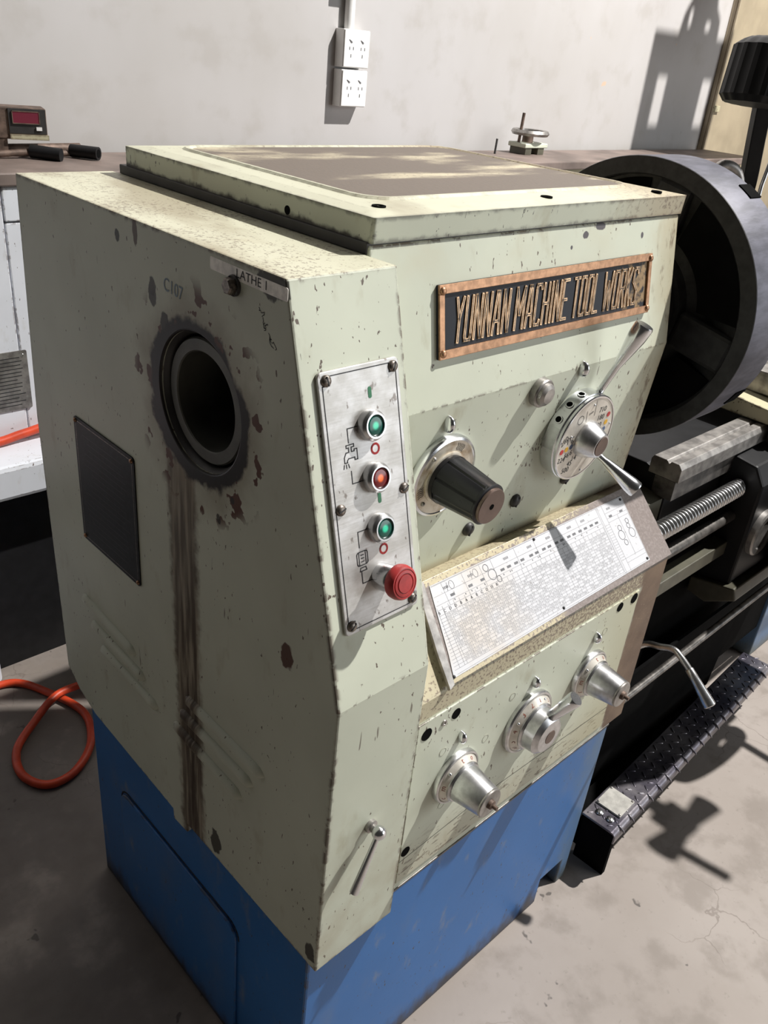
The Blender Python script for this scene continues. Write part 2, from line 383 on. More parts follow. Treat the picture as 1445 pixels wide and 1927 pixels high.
def cut(o, cutters, keep=False):
    """boolean difference, applied without operators"""
    for c in cutters:
        m = o.modifiers.new('cut', 'BOOLEAN'); m.operation = 'DIFFERENCE'; m.solver = 'EXACT'; m.object = c
    bpy.context.view_layer.update()
    me = bpy.data.meshes.new_from_object(o.evaluated_get(bpy.context.evaluated_depsgraph_get())); old = o.data
    o.modifiers.clear(); o.data = me; me.name = old.name; bpy.data.meshes.remove(old)
    for c in cutters: me2 = c.data; bpy.data.objects.remove(c); bpy.data.meshes.remove(me2)
    return o
def text(name, s, m, parent, fr, size, align='CENTER', th=.0003, sx=1, shear=0, label=None):
    cu = bpy.data.curves.new(name, 'FONT'); cu.body = s; cu.size = size; cu.align_x = align; cu.align_y = 'CENTER'; cu.shear = shear; cu.resolution_u = 3
    t = bpy.data.objects.new(name, cu); COL.objects.link(t); bpy.context.view_layer.update()
    me = t.to_mesh(); bm = B(); bm.from_mesh(me); t.to_mesh_clear(); bpy.data.objects.remove(t); bpy.data.curves.remove(cu)
    bmesh.ops.transform(bm, matrix=fr @ Matrix.Translation((0, 0, th)) @ Matrix.Diagonal((sx, 1, 1, 1)), verts=bm.verts)
    return obj(name, bm, m, parent, label, recalc=False)
def screw(name, parent, fr, r=.006, m='screw', slot=True, h=.003, ang=.5, label=None):
    bm = B(); rev(bm, [(r, 0), (r, h * .35), (r * .8, h * .75), (r * .4, h), (0, h)], fr, 20); o = obj(name, bm, m, parent, label, smooth=40)
    if slot:
        o2 = fr @ Matrix.Rotation(ang, 4, 'Z'); bm = B(); box(bm, -r * .78, r * .78, -r * .11, r * .11, h * .6, h + .0003, o2); obj('slot', bm, 'ink', o)
    return o

# ---------------------------------------------------------------- the setting
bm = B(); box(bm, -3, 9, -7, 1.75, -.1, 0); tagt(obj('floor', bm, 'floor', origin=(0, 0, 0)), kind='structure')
bm = B(); box(bm, -3, 9, 1.75, 1.9, -.1, 6.0); tagt(obj('wall_back', bm, 'wall', origin=(0, 0, 0)), kind='structure')

# ---------------------------------------------------------------- the lathe
LA = empty('lathe', (0, 0, 0), 'large old pale green lathe on a blue base, with a copper framed nameplate', 'lathe')
# frames: u to the right, v up the face, n outwards
CV = frame((0, 0, 1.44), (1, 0, 0), (0, .258, .966))            # upper front of the end cover
UP = frame((0, .05, 1.45), (1, 0, 0), (0, .176, .984))          # upper front of the headstock
LW = frame((0, .013, 1.243), (1, 0, 0), (0, -.0805, .9967))     # lower front of the headstock
DK = frame((0, -.1, .864), (1, 0, 0), (0, .697, .717))          # sloping chart desk
FB = frame((0, -.1, 0), (1, 0, 0), (0, 0, 1))                   # feed box front
CL = frame((0, -.126, 0), (1, 0, 0), (0, 0, 1))                 # lower front of the end cover
EN = frame((0, 0, 0), (0, -1, 0), (0, 0, 1))                    # end face (x = 0), looks to -x; u = -y
cvv = lambda z: (z - 1.44) / .966
upv = lambda z: (z - 1.45) / .984
lwv = lambda z: (z - 1.243) / .9967
# end cover
bm = B(); yz(bm, [(0, 1.44), (-.127, .965), (-.125, .469), (.214, .468), (.218, .447), (.261, .444), (.263, .466), (.541, .477), (.600, .495), (.647, .531), (.662, 1.056), (.64, 1.44)], 0, .153)
cov = obj('gear_cover', bm, 'cover', LA)
bm = B(); rev(bm, [(0, -.01), (.088, -.01), (.088, .20), (0, .20)], axisframe((0, .163, 1.250), (1, 0, 0)), 64); c1 = obj('c', bm, 'void')
cut(cov, [c1]); bv = cov.modifiers.new('bevel', 'BEVEL'); bv.width = .0025; bv.segments = 2; bv.limit_method = 'ANGLE'; bv.angle_limit = math.radians(50)
# spindle seen in the bore
ax = axisframe((0, .163, 1.250), (1, 0, 0))
bm = B(); rev(bm, [(.0885, .004), (.0885, .05), (.083, .05), (.083, .012), (.0865, .006), (.0885, .004)], ax, 64); obj('bore_liner', bm, 'iron', LA, smooth=40)
bm = B(); rev(bm, [(.0625, .12), (.0625, .011), (.064, .0095), (.0775, .0095), (.0795, .012), (.0795, .12)], ax, 64); obj('spindle_ring', bm, 'spindle', LA, smooth=30)
bm = B(); rev(bm, [(0, .14), (.088, .14), (.088, .148), (0, .148)], ax, 48); obj('bore_back', bm, 'void', LA)
# louvres on the end face
for (y0, z0, y1, z1) in ((.548, .754, .359, .739), (.520, .712, .332, .705), (.491, .675, .293, .670), (.212, .755, .006, .751), (.229, .716, .032, .712), (.250, .675, .058, .665)):
    bm = B(); f = frame((0, y0, z0), (0, y1 - y0, z1 - z0), (0, 0, 1), (-1, 0, 0)); L = math.hypot(y1 - y0, z1 - z0); R_ = .0105; n = 12
    rows = []
    for i in range(17):
        t = i / 16; e = min(1, min(t, 1 - t) * L / .014); e = math.sqrt(max(0, 1 - (1 - e) ** 2))
        rows.append([bm.verts.new(f @ Vector((t * L, R_ * e * math.cos(math.pi * k / n), -.001 + .0085 * e * math.sin(math.pi * k / n)))) for k in range(n + 1)])
    for a, b in zip(rows, rows[1:]):
        for k in range(n): bm.faces.new((a[k], a[k + 1], b[k + 1], b[k]))
    bmesh.ops.remove_doubles(bm, verts=bm.verts, dist=1e-6)
    obj('louver', bm, 'louver', LA, smooth=60)
# black data plate
f = frame((0, 0, 0), (0, -1, 0), (0, 0, 1), (-1, 0, 0))
bm = B(); prism(bm, rrect(-.514, -.330, .890, 1.109, .006), 0, .002, f); pb = obj('data_plate', bm, 'plate', LA, 'black rectangular plate below and behind the bore')
bm = B(); ribbon(bm, [rrect(-.508, -.336, .896, 1.103, .004) + [rrect(-.508, -.336, .896, 1.103, .004)[0]]], .0012, .002, .0022, f); obj('border_line', bm, 'screw', pb)
for yy, zz in ((-.508, .896), (-.336, .896), (-.508, 1.103), (-.336, 1.103)): screw('rivet', pb, f @ Matrix.Translation((yy, zz, .002)), .0035, 'copper', False)
bm = B()
for i in range(18): ribbon(bm, [[(-.49 + rnd.random() * .03, .915 + i * .010), (-.37 + rnd.random() * .02, .915 + i * .010)]], .0008, .002, .0021, f)
obj('small_print', bm, 'iron', pb)
# sticker, hex bolt, pen marks
f = frame((0, 0, 0), (0, -1, -.012), (0, -.012, 1), (-1, 0, 0))
st = obj('sticker', prism(B(), rrect(-.151, -.013, 1.4175, 1.4315, .002), 0, .0005, f), 'stick', LA, 'white printed sticker with chipped corners')
text('lettering', 'LATHE 1', 'ink', st, f @ Matrix.Translation((-.0735, 1.4247, .0005)), .0135, sx=1.12)
fb = axisframe((0, .088, 1.412), (-1, 0, 0)); bo = obj('hex_bolt', rev(B(), [(.0115, 0), (.0115, .003), (.0105, .0035)], fb, 24), 'iron', LA)
obj('bolt_head', rev(B(), [(.0095, .003), (.0095, .010), (.0075, .0115), (0, .0115)], fb, 6), 'screw', bo)
f2 = frame((0, 0, 0), (0, -1, 0), (0, 0, 1), (-1, 0, 0))
text('pen_writing', 'C107', 'penink', LA, f2 @ Matrix.Translation((-.213, 1.377, .0001)) @ Matrix.Rotation(-.08, 4, 'Z'), .023, label='faded blue handwriting', sx=.85)
bm = B()
for k in range(9):
    y0, z0 = -.045 + k * .0035 + rnd.random() * .002, 1.400 - k * .0045; q = [(y0, z0)]
    for j in range(5): q.append((q[-1][0] + (rnd.random() - .4) * .006, q[-1][1] - (rnd.random() - .35) * .006))
    ribbon(bm, [q], .0008, .0001, .0003, f2)
obj('pen_scribble', bm, 'ink', LA)
# headstock
bm = B(); yz(bm, [(.05, 1.4500), (.013, 1.243), (.0365, .952), (.62, .952), (.62, 1.4500)], .155, .85); obj('headstock', bm, 'head', LA, bevel=.0025)
bm = B(); box(bm, .1530, .849, .0515, .619, 1.4395, 1.4530); obj('joint_plate', bm, 'iron', LA, bevel=.0012)
# lid: flanged, with a sloped border round a raised rim and a sunk grimy field
bm = B(); X0, X1, Y0, Y1 = .156, .853, .045, .605
def ring(x0, x1, y0, y1, z, r): return [bm.verts.new((a, b, z)) for a, b in rrect(x0, x1, y0, y1, r, 5)]
rr_ = [ring(X0, X1, Y0 + .002, Y1, 1.4520, .004), ring(X0, X1, Y0, Y1, 1.481, .004), ring(X0 + .022, X1 - .03, Y0 + .030, Y1 - .03, 1.4845, .012), ring(X0 + .052, X1 - .050, Y0 + .062, Y1 - .045, 1.4855, .045),
       ring(X0 + .056, X1 - .054, Y0 + .066, Y1 - .049, 1.4885, .043), ring(X0 + .061, X1 - .059, Y0 + .071, Y1 - .054, 1.4885, .040), ring(X0 + .065, X1 - .063, Y0 + .075, Y1 - .058, 1.4855, .038)]
for a, b in zip(rr_, rr_[1:]):
    for i in range(len(a)): bm.faces.new((a[i], a[(i + 1) % len(a)], b[(i + 1) % len(a)], b[i]))
bm.faces.new(rr_[0][::-1]); bm.faces.new(rr_[-1])
lid = obj('headstock_lid', bm, 'lid', LA)
bm = B(); prism(bm, rrect(X0 + .0655, X1 - .0635, Y0 + .0755, Y1 - .0585, .0375), 1.4856, 1.4864); obj('lid_field', bm, 'grime', lid, 'sunken grimy brown field of the lid')
for (hx, hy) in ((.197, .083), (.514, .0775), (.790, .066)):
    obj('screw_hole', rev(B(), [(0, 1.4835), (.0085, 1.4835), (.0085, 1.4862), (.006, 1.4865), (.0055, 1.484), (0, 1.484)], Matrix.Translation((hx, hy, 0)), 24), 'void', lid)
obj('screw_hole', rev(B(), [(0, 0), (.0055, 0), (.0055, .0006), (0, .0006)], axisframe((.156, .202, 1.461), (-1, 0, 0)), 20), 'void', lid)
# nameplate
NP = UP
z0, z1 = upv(1.3045), upv(1.3965)
npl = obj('nameplate', prism(B(), rrect(.265, .767, z0, z1, .002), 0, .0030, NP), 'npf', LA, 'copper framed black plate with raised letters')
bm = B()
for a, b, c, d in ((.265, .767, z0, z0 + .0115), (.265, .767, z1 - .0115, z1), (.265, .275, z0 + .0115, z1 - .0115), (.758, .767, z0 + .0115, z1 - .0115)): box(bm, a, b, c, d, .0030, .0062, NP)
obj('plate_frame', bm, 'copper', npl, 'copper frame of the nameplate', bevel=.0007)
for a in (.2715, .7615):
    for b in (z0 + .0075, z1 - .0075): screw('rivet', npl, NP @ Matrix.Translation((a, b, .006)), .0052, 'copper', False, .0035)
GL = {'Y': [[(0, 1), (.5, .52), (1, 1)], [(.5, .52), (.5, 0)]], 'U': [[(0, 1), (0, .1), (.12, 0), (.88, 0), (1, .1), (1, 1)]], 'N': [[(0, 0), (0, 1), (1, 0), (1, 1)]],
      'A': [[(0, 0), (.35, 1), (.65, 1), (1, 0)], [(.12, .30), (.88, .30)]], 'M': [[(0, 0), (0, 1), (.5, .35), (1, 1), (1, 0)]], 'C': [[(1, .9), (.88, 1), (.12, 1), (0, .9), (0, .1), (.12, 0), (.88, 0), (1, .1)]],
      'H': [[(0, 0), (0, 1)], [(1, 0), (1, 1)], [(0, .5), (1, .5)]], 'I': [[(.5, 0), (.5, 1)]], 'E': [[(1, 1), (0, 1), (0, 0), (1, 0)], [(0, .5), (.8, .5)]], 'T': [[(0, 1), (1, 1)], [(.5, 1), (.5, 0)]],
      'O': [[(.12, 0), (0, .1), (0, .9), (.12, 1), (.88, 1), (1, .9), (1, .1), (.88, 0), (.12, 0)]], 'L': [[(0, 1), (0, 0), (1, 0)]], 'W': [[(0, 1), (.22, 0), (.5, .75), (.78, 0), (1, 1)]],
      'R': [[(0, 0), (0, 1), (.88, 1), (1, .9), (1, .6), (.88, .5), (0, .5)], [(.5, .5), (1, 0)]], 'K': [[(0, 0), (0, 1)], [(1, 1), (.05, .45)], [(.3, .58), (1, 0)]],
      'S': [[(1, .88), (.85, 1), (.15, 1), (0, .9), (0, .62), (1, .38), (1, .1), (.85, 0), (.15, 0), (0, .12)]]}
wd = {'M': .0190, 'W': .0230, 'I': .003, 'A': .0145, 'N': .0135, 'Y': .0145}
tx = 'YUNNAN MACHINE TOOL WORKS'; tot = sum(wd.get(c, .0125) + .0078 if c != ' ' else .0100 for c in tx); sc = .438 / tot; px_ = .293
for ch in tx:
    if ch == ' ': px_ += .0100 * sc; continue
    wc = wd.get(ch, .0125) * sc; hh = .0545; b0 = z0 + .0190
    ls = [[(px_ + a * wc + b * .008, b0 + b * hh) for a, b in l] for l in GL[ch]]
    bm = B(); ribbon(bm, ls, .0042, .0030, .0046, NP); le = obj('letter', bm, 'gold', npl)
    bm = B(); ribbon(bm, ls, .0011, .0040, .0048, NP); obj('letter_groove', bm, 'ink', npl)
    px_ += wc + .0078 * sc
# acorn sight glass, arrows, plugs
nt = obj('sight_plug', rev(B(), [(.0225, 0), (.0225, .010), (.021, .012), (.018, .012), (.017, .017), (.012, .021), (0, .022)], LW @ Matrix.Translation((.491, lwv(1.222), 0)), 32), 'dull', LA, 'round domed brass-coloured plug', smooth=30)
def pointer(parent, fr, s=1.0):
    bm = B(); rev(bm, [(.011, 0), (.0105, .006), (.0085, .010), (.004, .013), (0, .0135)], fr @ Matrix.Diagonal((.62 * s, 1.15 * s, s, 1)), 24); return obj('pointer_stud', bm, 'chrome', parent, smooth=50)
pointer(LA, LW @ Matrix.Translation((.293, lwv(1.214), 0))); pointer(LA, LW @ Matrix.Translation((.594, lwv(1.240), 0)))
for (a, zz) in ((.396, 1.008), (.505, 1.026), (.640, 1.030)): screw('cap_screw', LA, LW @ Matrix.Translation((a, lwv(zz), 0)), .0115, 'iron', True, .0085, 1.3)
for (a, zz) in ((.284, .745), (.463, .760), (.636, .772)): pointer(LA, FB @ Matrix.Translation((a, zz, .003)), .9)
# black fluted knob
F1 = LW @ Matrix.Translation((.300, lwv(1.133), 0))
k1 = obj('selector_knob', rev(B(), [(.0635, 0), (.0635, .006), (.0615, .010), (.058, .0115), (.0565, .0095)], F1, 64), 'chrome', LA, 'black fluted selector knob on a silver dial', smooth=40)
obj('dial_plate', rev(B(), [(.0570, .0090), (.0570, .0100), (.0400, .0100), (.0400, .012), (.037, .013), (.0, .013)], F1, 64), 'dial', k1, smooth=30)
def flute(t, h): 
    a = (t * 8) % 1; return 1 - (.055 if .40 < a < .60 else 0.0) * (1 if .02 < h < .088 else 0)
obj('grip', rev(B(), [(.0365, .0125), (.0370, .020), (.0365, .0201), (.0300, .087), (.0305, .0875), (.0305, .091), (.027, .0925), (0, .0925)], F1, 80, flute), 'bak', k1, smooth=35)
cp = obj('end_cap', rev(B(), [(.0265, .0925), (.0265, .0965), (.0255, .0975), (0, .0975)], F1, 40), 'capbr', k1, smooth=40)
obj('screw_hole', rev(B(), [(.0042, .0976), (.0042, .0979), (0, .0979)], F1, 20), 'void', k1)
for (a, rr0) in ((65, .048), (195, .048)):
    bm = B()
    for q in range(5):
        ff = F1 @ Matrix.Rotation(math.radians(a + (q - 2) * 4.3), 4, 'Z')
        ribbon(bm, [[(.0425, -.001), (.0455, .0012), (.0485, -.001), (.053, .0008)]], .0009, .010, .0103, ff)
    obj('dial_mark', bm, 'ink', k1)
for a in (130, 222): screw('rivet', k1, F1 @ Matrix.Rotation(math.radians(a), 4, 'Z') @ Matrix.Translation((.049, 0, .010)), .0032, 'dull', False)
# speed selector dial
F2 = LW @ Matrix.Translation((.612, lwv(1.128), 0))
k2 = obj('speed_dial', rev(B(), [(.0735, 0), (.0755, .002), (.0755, .024), (.0735, .0255), (.0750, .027), (.0750, .031), (.0735, .0325), (.0710, .0325)], F2, 96), 'chrome', LA, 'large chrome speed dial with two levers', smooth=25)
obj('dial_plate', rev(B(), [(.0712, .0318), (0, .0318)], F2, 64), 'dial2', k2)
obj('hub', rev(B(), [(.031, .0318), (.031, .035), (.030, .039), (.0205, .062), (.0195, .063), (.0165, .063)], F2, 48), 'alu', k2, smooth=30)
obj('hub_cap', rev(B(), [(.0168, .0635), (.0160, .0642), (0, .0642)], F2, 32), 'capbr', k2, smooth=30)
for a in (104, 126, 148):
    ff = F2 @ Matrix.Rotation(math.radians(a), 4, 'Z') @ Matrix.Translation((.0750, 0, .013)) @ Matrix.Rotation(math.radians(90), 4, 'Y')
    obj('lever_socket', rev(B(), [(.0070, .0010), (.0066, .0022), (.0050, .0022), (.0046, .0012)], ff, 20), 'chrome', k2, smooth=50); obj('socket_hole', rev(B(), [(.0052, .0013), (0, .0013)], ff, 20), 'void', k2)
bm = B()
for i in range(26):
    a = 158 + i * 1.1; ff = F2 @ Matrix.Rotation(math.radians(a), 4, 'Z'); box(bm, .0752, .0762, -.0003, .0003, .003, .023, ff)
obj('knurling', bm, 'satin', k2, kind='stuff')
def put(s, r, a, rot, size, m='ink'):
    ff = F2 @ Matrix.Rotation(math.radians(a), 4, 'Z') @ Matrix.Translation((r, 0, .0318)) @ Matrix.Rotation(math.radians(rot), 4, 'Z')
    text('dial_number', s, m, k2, ff, size)
def dot(r, a, m):
    ff = F2 @ Matrix.Rotation(math.radians(a), 4, 'Z') @ Matrix.Translation((r, 0, 0))
    obj('colour_dot', rev(B(), [(.0046, .0319), (.0046, .0323), (0, .0323)], ff, 20), m, k2)
for a0, ns, in ((172, ('280', '71', '8')), (206, ('224', '56', '6')), (236, ('500', '45', '14'))):
    for r, s, m in zip((.061, .048, .037), ns, ('redink', 'yelink', 'blueink')):
        put(s, r, a0 + (4 if r < .04 else 0), -a0 + (40 if 150 < a0 < 190 else 0), .0135)
for (u_, v_, s_) in ((.028, .046, '710'), (.0285, .0315, '180'), (.030, .017, '20')): text('dial_number', s_, 'ink', k2, F2 @ Matrix.Translation((u_, v_, .0318)), .0135)
for r, m in zip((.060, .0525, .049), ('redink', 'yelink', 'blueink')): dot(r, {.060: 33, .0525: 21, .049: 7}[r], m)
for r, m in zip((.061, .049, .037), ('redink', 'yelink', 'blueink')): dot(r, 190, m)
bm = B()
for ring_ in ([circle(.050 * math.cos(math.radians(128)), .050 * math.sin(math.radians(128)), .0075)],): ribbon(bm, ring_, .0009, .0318, .0322, F2)
ribbon(bm, [[(-.014, .033), (-.018, .052)], [(.002, .067), (.006, .040)], [(-.052, .012), (-.036, .012)], [(.052, -.052), (.04, -.04)]], .0009, .0318, .0322, F2)
obj('dial_print', bm, 'ink', k2)
text('dial_number', 'min', 'ink', k2, F2 @ Matrix.Translation((-.005, .047, .0318)) @ Matrix.Rotation(.3, 4, 'Z'), .008)
for a, r in ((12, .064), (92, .060), (164, .046), (282, .064)): screw('rivet', k2, F2 @ Matrix.Rotation(math.radians(a), 4, 'Z') @ Matrix.Translation((r, 0, .0318)), .0022, 'chrome', False, .002)
def lever(name, parent, a, b, r0, r1, m='chrome', t0=.45, label=None):
    a, b = Vector(a), Vector(b); L = (b - a).length; ff = axisframe(a, b - a)
    return obj(name, rev(B(), [(0, 0), (r0, 0), (r0 * 1.02, L * t0), (r0 * 1.25, L * (t0 + .05)), (r1 * .97, L * .82), (r1, L * .86), (r1 * 1.02, L * .975), (r1 * .93, L), (0, L)], ff, 28), m, parent, label, smooth=35)
lever('lever_handle', k2, (.637, .004, 1.185), (.6610, -.0385, 1.3140), .0058, .0150)
lever('lever_handle', k2, (.640, -.012, 1.098), (.669, -.090, 1.0500), .0058, .0138, t0=.25)
# control panel on the end cover
pz0, pz1 = cvv(1.0535), cvv(1.3465)
cp_ = obj('control_panel', prism(B(), rrect(.021, .1385, pz0, pz1, .006), 0, .0042, CV), 'panel', LA, 'brushed metal push-button panel', bevel=.0012)
bm = B(); q = [(.0265 + .010, pz1 - .0055), (.133 - .010, pz1 - .0055), (.133 - .010, pz1 - .0155), (.133, pz1 - .0155), (.133, pz0 + .0055 + .010), (.123, pz0 + .0155), (.123, pz0 + .0055), (.0365, pz0 + .0055), (.0365, pz0 + .0155), (.0265, pz0 + .0155), (.0265, pz1 - .0155), (.0365, pz1 - .0155), (.0365, pz1 - .0055)]
ribbon(bm, [q], .0011, .0042, .0045, CV); obj('border_line', bm, 'ink', cp_)
for a, zz in ((.032, 1.337), (.129, 1.337), (.033, 1.199), (.1305, 1.199), (.031, 1.064), (.129, 1.064)): screw('panel_screw', cp_, CV @ Matrix.Translation((a, cvv(zz), .0042)), .0066, 'screw', True, .0042, rnd.random() * 2)
def cvp(a, zz): return CV @ Matrix.Translation((a, cvv(zz), .0042))
for zz, cap, lb in ((1.281, 'lensg', 'green push button above the tap symbol'), (1.223, 'lensr', 'red push button below the tap symbol'), (1.165, 'lensg', 'green push button above the motor symbol')):
    f = cvp(.086, zz); pb_ = obj('push_button', rev(B(), [(.0178, 0), (.0178, .008), (.0168, .010), (.0145, .0125), (.0125, .0125), (.0120, .0095)], f, 48), 'satin', LA, lb, smooth=30)
    o = bpy.data.objects.new('lens', None); bpy.data.objects.remove(o)
    bm = B(); rev(bm, [(.0121, .0095), (.0121, .0105), (.009, .0112), (0, .0114)], Matrix.Identity(4), 32)
    for ff in bm.faces: ff.smooth = True
    me = bpy.data.meshes.new('lens'); bm.to_mesh(me); bm.free(); me.materials.append(M[cap]); o = bpy.data.objects.new('lens', me); COL.objects.link(o); o.parent = pb_; o.matrix_local = f
# emergency stop
f = cvp(.083, 1.107)
es = obj('emergency_stop', rev(B(), [(.0165, 0), (.0165, .020), (.0155, .022), (.0125, .022), (.0125, .026)], f, 40), 'chrome', LA, 'red mushroom stop button on a chrome collar', smooth=30)
obj('mushroom_head', rev(B(), [(.012, .024), (.018, .0245), (.0205, .027), (.0212, .032), (.0203, .037), (.0185, .0395), (.0172, .0397), (.0168, .0388), (.0160, .0388), (.0156, .0400), (.0125, .0405), (.0120, .0394), (.0112, .0394), (.0108, .0407), (0, .0410)], f, 48), 'estop', es, smooth=40)
# pictograms
def strokes(name, m, lines, wd_=.0011):
    bm = B(); ribbon(bm, lines, wd_, .0042, .0045, CV); return obj(name, bm, m, cp_)
for a, zz in ((.0915, 1.315), (.0915, 1.198)): obj('green_mark', prism(B(), rrect(a - .0025, a + .0025, cvv(zz) - .0065, cvv(zz) + .0065, .0024), .0042, .0045, CV), 'greenink', cp_)
for a, zz in ((.092, 1.2535), (.0905, 1.138)): strokes('red_ring', 'redink', [circle(a, cvv(zz), .0055, 24)], .0024)
v = cvv(1.257); strokes('tap_symbol', 'ink', [[(.046, v - .010), (.046, v - .004), (.049, v + .001), (.053, v + .001), (.053, v + .006), (.050, v + .006), (.050, v + .009), (.061, v + .009), (.061, v + .006), (.057, v + .006), (.057, v + .001), (.061, v + .001), (.061, v + .003), (.065, v + .003), (.065, v - .009), (.061, v - .009), (.061, v - .006), (.052, v - .006), (.050, v - .008), (.050, v - .010), (.046, v - .010)], [(.045, v - .012), (.044, v - .016)], [(.048, v - .012), (.048, v - .016)], [(.051, v - .012), (.052, v - .016)]])
v = cvv(1.136); strokes('motor_symbol', 'ink', [rrect(.049, .065, v - .007, v + .009, .003) + [rrect(.049, .065, v - .007, v + .009, .003)[0]], [(.052, v - .007), (.052, v + .009)], [(.062, v - .007), (.062, v + .009)], [(.053, v - .010), (.061, v - .010), (.062, v - .014), (.052, v - .014), (.053, v - .010)], [(.055, v - .003), (.059, v - .003)], [(.055, v + .001), (.059, v + .001)], [(.055, v + .005), (.059, v + .005)]])
for za, zb, s in ((1.283, 1.268, 1), (1.223, 1.237, 1), (1.168, 1.150, 1), (1.108, 1.122, 1)): strokes('bracket_line', 'ink', [[(.068, cvv(za)), (.054, cvv(za)), (.054, cvv(zb))]])
# ball lever low on the cover
bl = obj('ball_lever', rev(B(), [(.010, 0), (.010, .006), (.006, .007), (.006, .016)], CL @ Matrix.Translation((.078, .722, -.001)), 24), 'dull', LA, 'small chrome ball lever', smooth=30)
bm = B(); bmesh.ops.create_uvsphere(bm, u_segments=28, v_segments=16, radius=.0100, matrix=Matrix.Translation((.0760, -.146, .7265))); obj('ball', bm, 'chrome', bl, smooth=60)
obj('handle', rev(B(), [(.0038, 0), (.0045, .03), (.0066, .092), (.0066, .0935), (0, .094)], axisframe((.0755, -.146, .7250), (-.038, -.003, -.084)), 24), 'chrome', bl, smooth=35)
# chart desk and feed box
bm = B(); yz(bm, [(.6, .47), (.6, .957), (.036, .957), (.004, .968), (-.098, .861), (-.100, .858), (-.100, .47)], .1535, .85); fx = obj('feed_box', bm, 'feed', LA, bevel=.003)
sheet = obj('chart_holder', prism(B(), [(.236, 0.0), (.853, 0.0), (.853, .1506), (.262, .1506), (.255, .11), (.248, .06)], 0, .004, DK), 'sheet', LA, 'brown bare metal sheet holding the chart', bevel=.001)
bm = B(); prism(bm, [(.232, -.004), (.243, .0), (.254, .06), (.261, .11), (.268, .150), (.256, .150), (.246, .10), (.238, .05)], .003, .0085, DK); obj('sheet_edge', bm, 'dull', sheet, 'bent up left edge of the sheet')
ch = obj('thread_chart', prism(B(), [(.249, .007), (.783, .012), (.786, .1385), (.278, .1400), (.270, .10), (.258, .04)], .004, .0052, DK), 'chart', sheet, 'white metal chart of gears and threads')
seg7 = {'0': 'abcdef', '1': 'bc', '2': 'abged', '3': 'abgcd', '4': 'fgbc', '5': 'afgcd', '6': 'afgedc', '7': 'abc', '8': 'abcdefg', '9': 'gfabcd'}
sp_ = {'a': ((0, 1), (1, 1)), 'b': ((1, 1), (1, .5)), 'c': ((1, .5), (1, 0)), 'd': ((1, 0), (0, 0)), 'e': ((0, 0), (0, .5)), 'f': ((0, .5), (0, 1)), 'g': ((0, .5), (1, .5))}
lines = []; digs = []
cxl = lambda v: .256 + .024 * min(1, max(0, (v - .01) / .13))     # left edge of the chart
V0, V1 = .016, .094
rows_ = 16
for i in range(rows_ + 1):
    v = V0 + (V1 - V0) * i / rows_; lines.append([(cxl(v), v), (.700, v)])
cols_ = 34
for j in range(cols_ + 1):
    u = .284 + (.700 - .284) * j / cols_; lines.append([(u, V0), (u, V1 + (.008 if j > 8 else .012))])
for j in range(1, 3): lines.append([(.256 + j * .011, V0), (.262 + j * .011, V1 + .012)])
for v in (.102, .109, .122, .1375): lines.append([(cxl(v), v), (.700, v)])
for u in (.30, .345, .385, .412, .47, .52, .585, .64): lines.append([(u, .102), (u, .1375)])
for u in (.702, .706): lines.append([(u, .012), (u, .1385)])
for v in (.027, .035, .105, .112, .122): lines.append([(.720, v), (.782, v)])
for v in [.035 + k * .0048 for k in range(15)]: lines.append([(.707, v), (.720, v)])
lines += [[(.720, .013), (.720, .138)], [(.752, .035), (.752, .112)], [(.258, .0095), (.779, .0140)], [(.279, .1385), (.784, .1372)], [(.782, .014), (.784, .137)]]
bm = B(); ribbon(bm, lines, .00045, .0052, .00535, DK)
for j in range(cols_):
    for i in range(rows_):
        if rnd.random() < (.16 if j < 12 else .34): continue
        u = .284 + (.700 - .284) * j / cols_ + .0022; v = V0 + (V1 - V0) * i / rows_ + .0013
        for q, dch in enumerate(str(rnd.randint(1, 96))):
            for sg in seg7[dch]: digs.append([(u + q * .0042 + a * .0026, v + b * .0026) for a, b in sp_[sg]])
ribbon(bm, digs, .00038, .0052, .00535, DK)
obj('chart_grid', bm, 'paleink', ch, kind='stuff', recalc=False)
bm = B()
for (u, v, r) in ((.396, .1285, .0055), (.404, .115, .0085), (.414, .104, .0050), (.742, .088, .0050), (.739, .075, .0085), (.742, .060, .0050), (.770, .094, .0045), (.768, .085, .0045), (.770, .071, .0085)):
    ribbon(bm, [circle(u, v, r, 20)], .0009, .0052, .0054, DK)
for (u, v) in ((.318, .1285), (.372, .1285)): ribbon(bm, [circle(u, v, .005, 16, .0065), [(u - .011, v - .006), (u - .008, v + .006)]], .0006, .0052, .0054, DK)
obj('gear_diagram', bm, 'greyink', ch, recalc=False)
bm = B()
for u in (.308, .348, .376, .424, .440, .458, .474, .497, .512, .531, .546, .566, .581, .601, .616, .634, .650, .668, .684, .728, .762): box(bm, u, u + .009, .1125, .1165, .0052, .0054, DK)
for u in (.312, .336, .350, .362, .380, .426, .442, .446, .476, .499, .514, .518, .548, .568, .583, .587, .618, .636, .652, .686): box(bm, u, u + .0016, .1055, .1080, .0052, .0054, DK)
for u in (.30, .355, .44, .50, .55, .61, .65, .73): 
    for k in range(4): box(bm, u + k * .003, u + k * .003 + .0017, .1265, .1305, .0052, .0053, DK)
obj('chart_symbols', bm, 'greyink', ch, kind='stuff')
for k, chh in enumerate('ABCDDBAABCDDB'): text('chart_letter', chh, 'ink', ch, DK @ Matrix.Translation((.262 + k * .0118, .098, .0052)), .0065)
for (u, v) in ((.779, .1335), (.777, .0165), (.523, .1360), (.519, .0150), (.250, .009)): screw('rivet', ch, DK @ Matrix.Translation((u, v, .0052)), .0026, 'ink', False, .002)
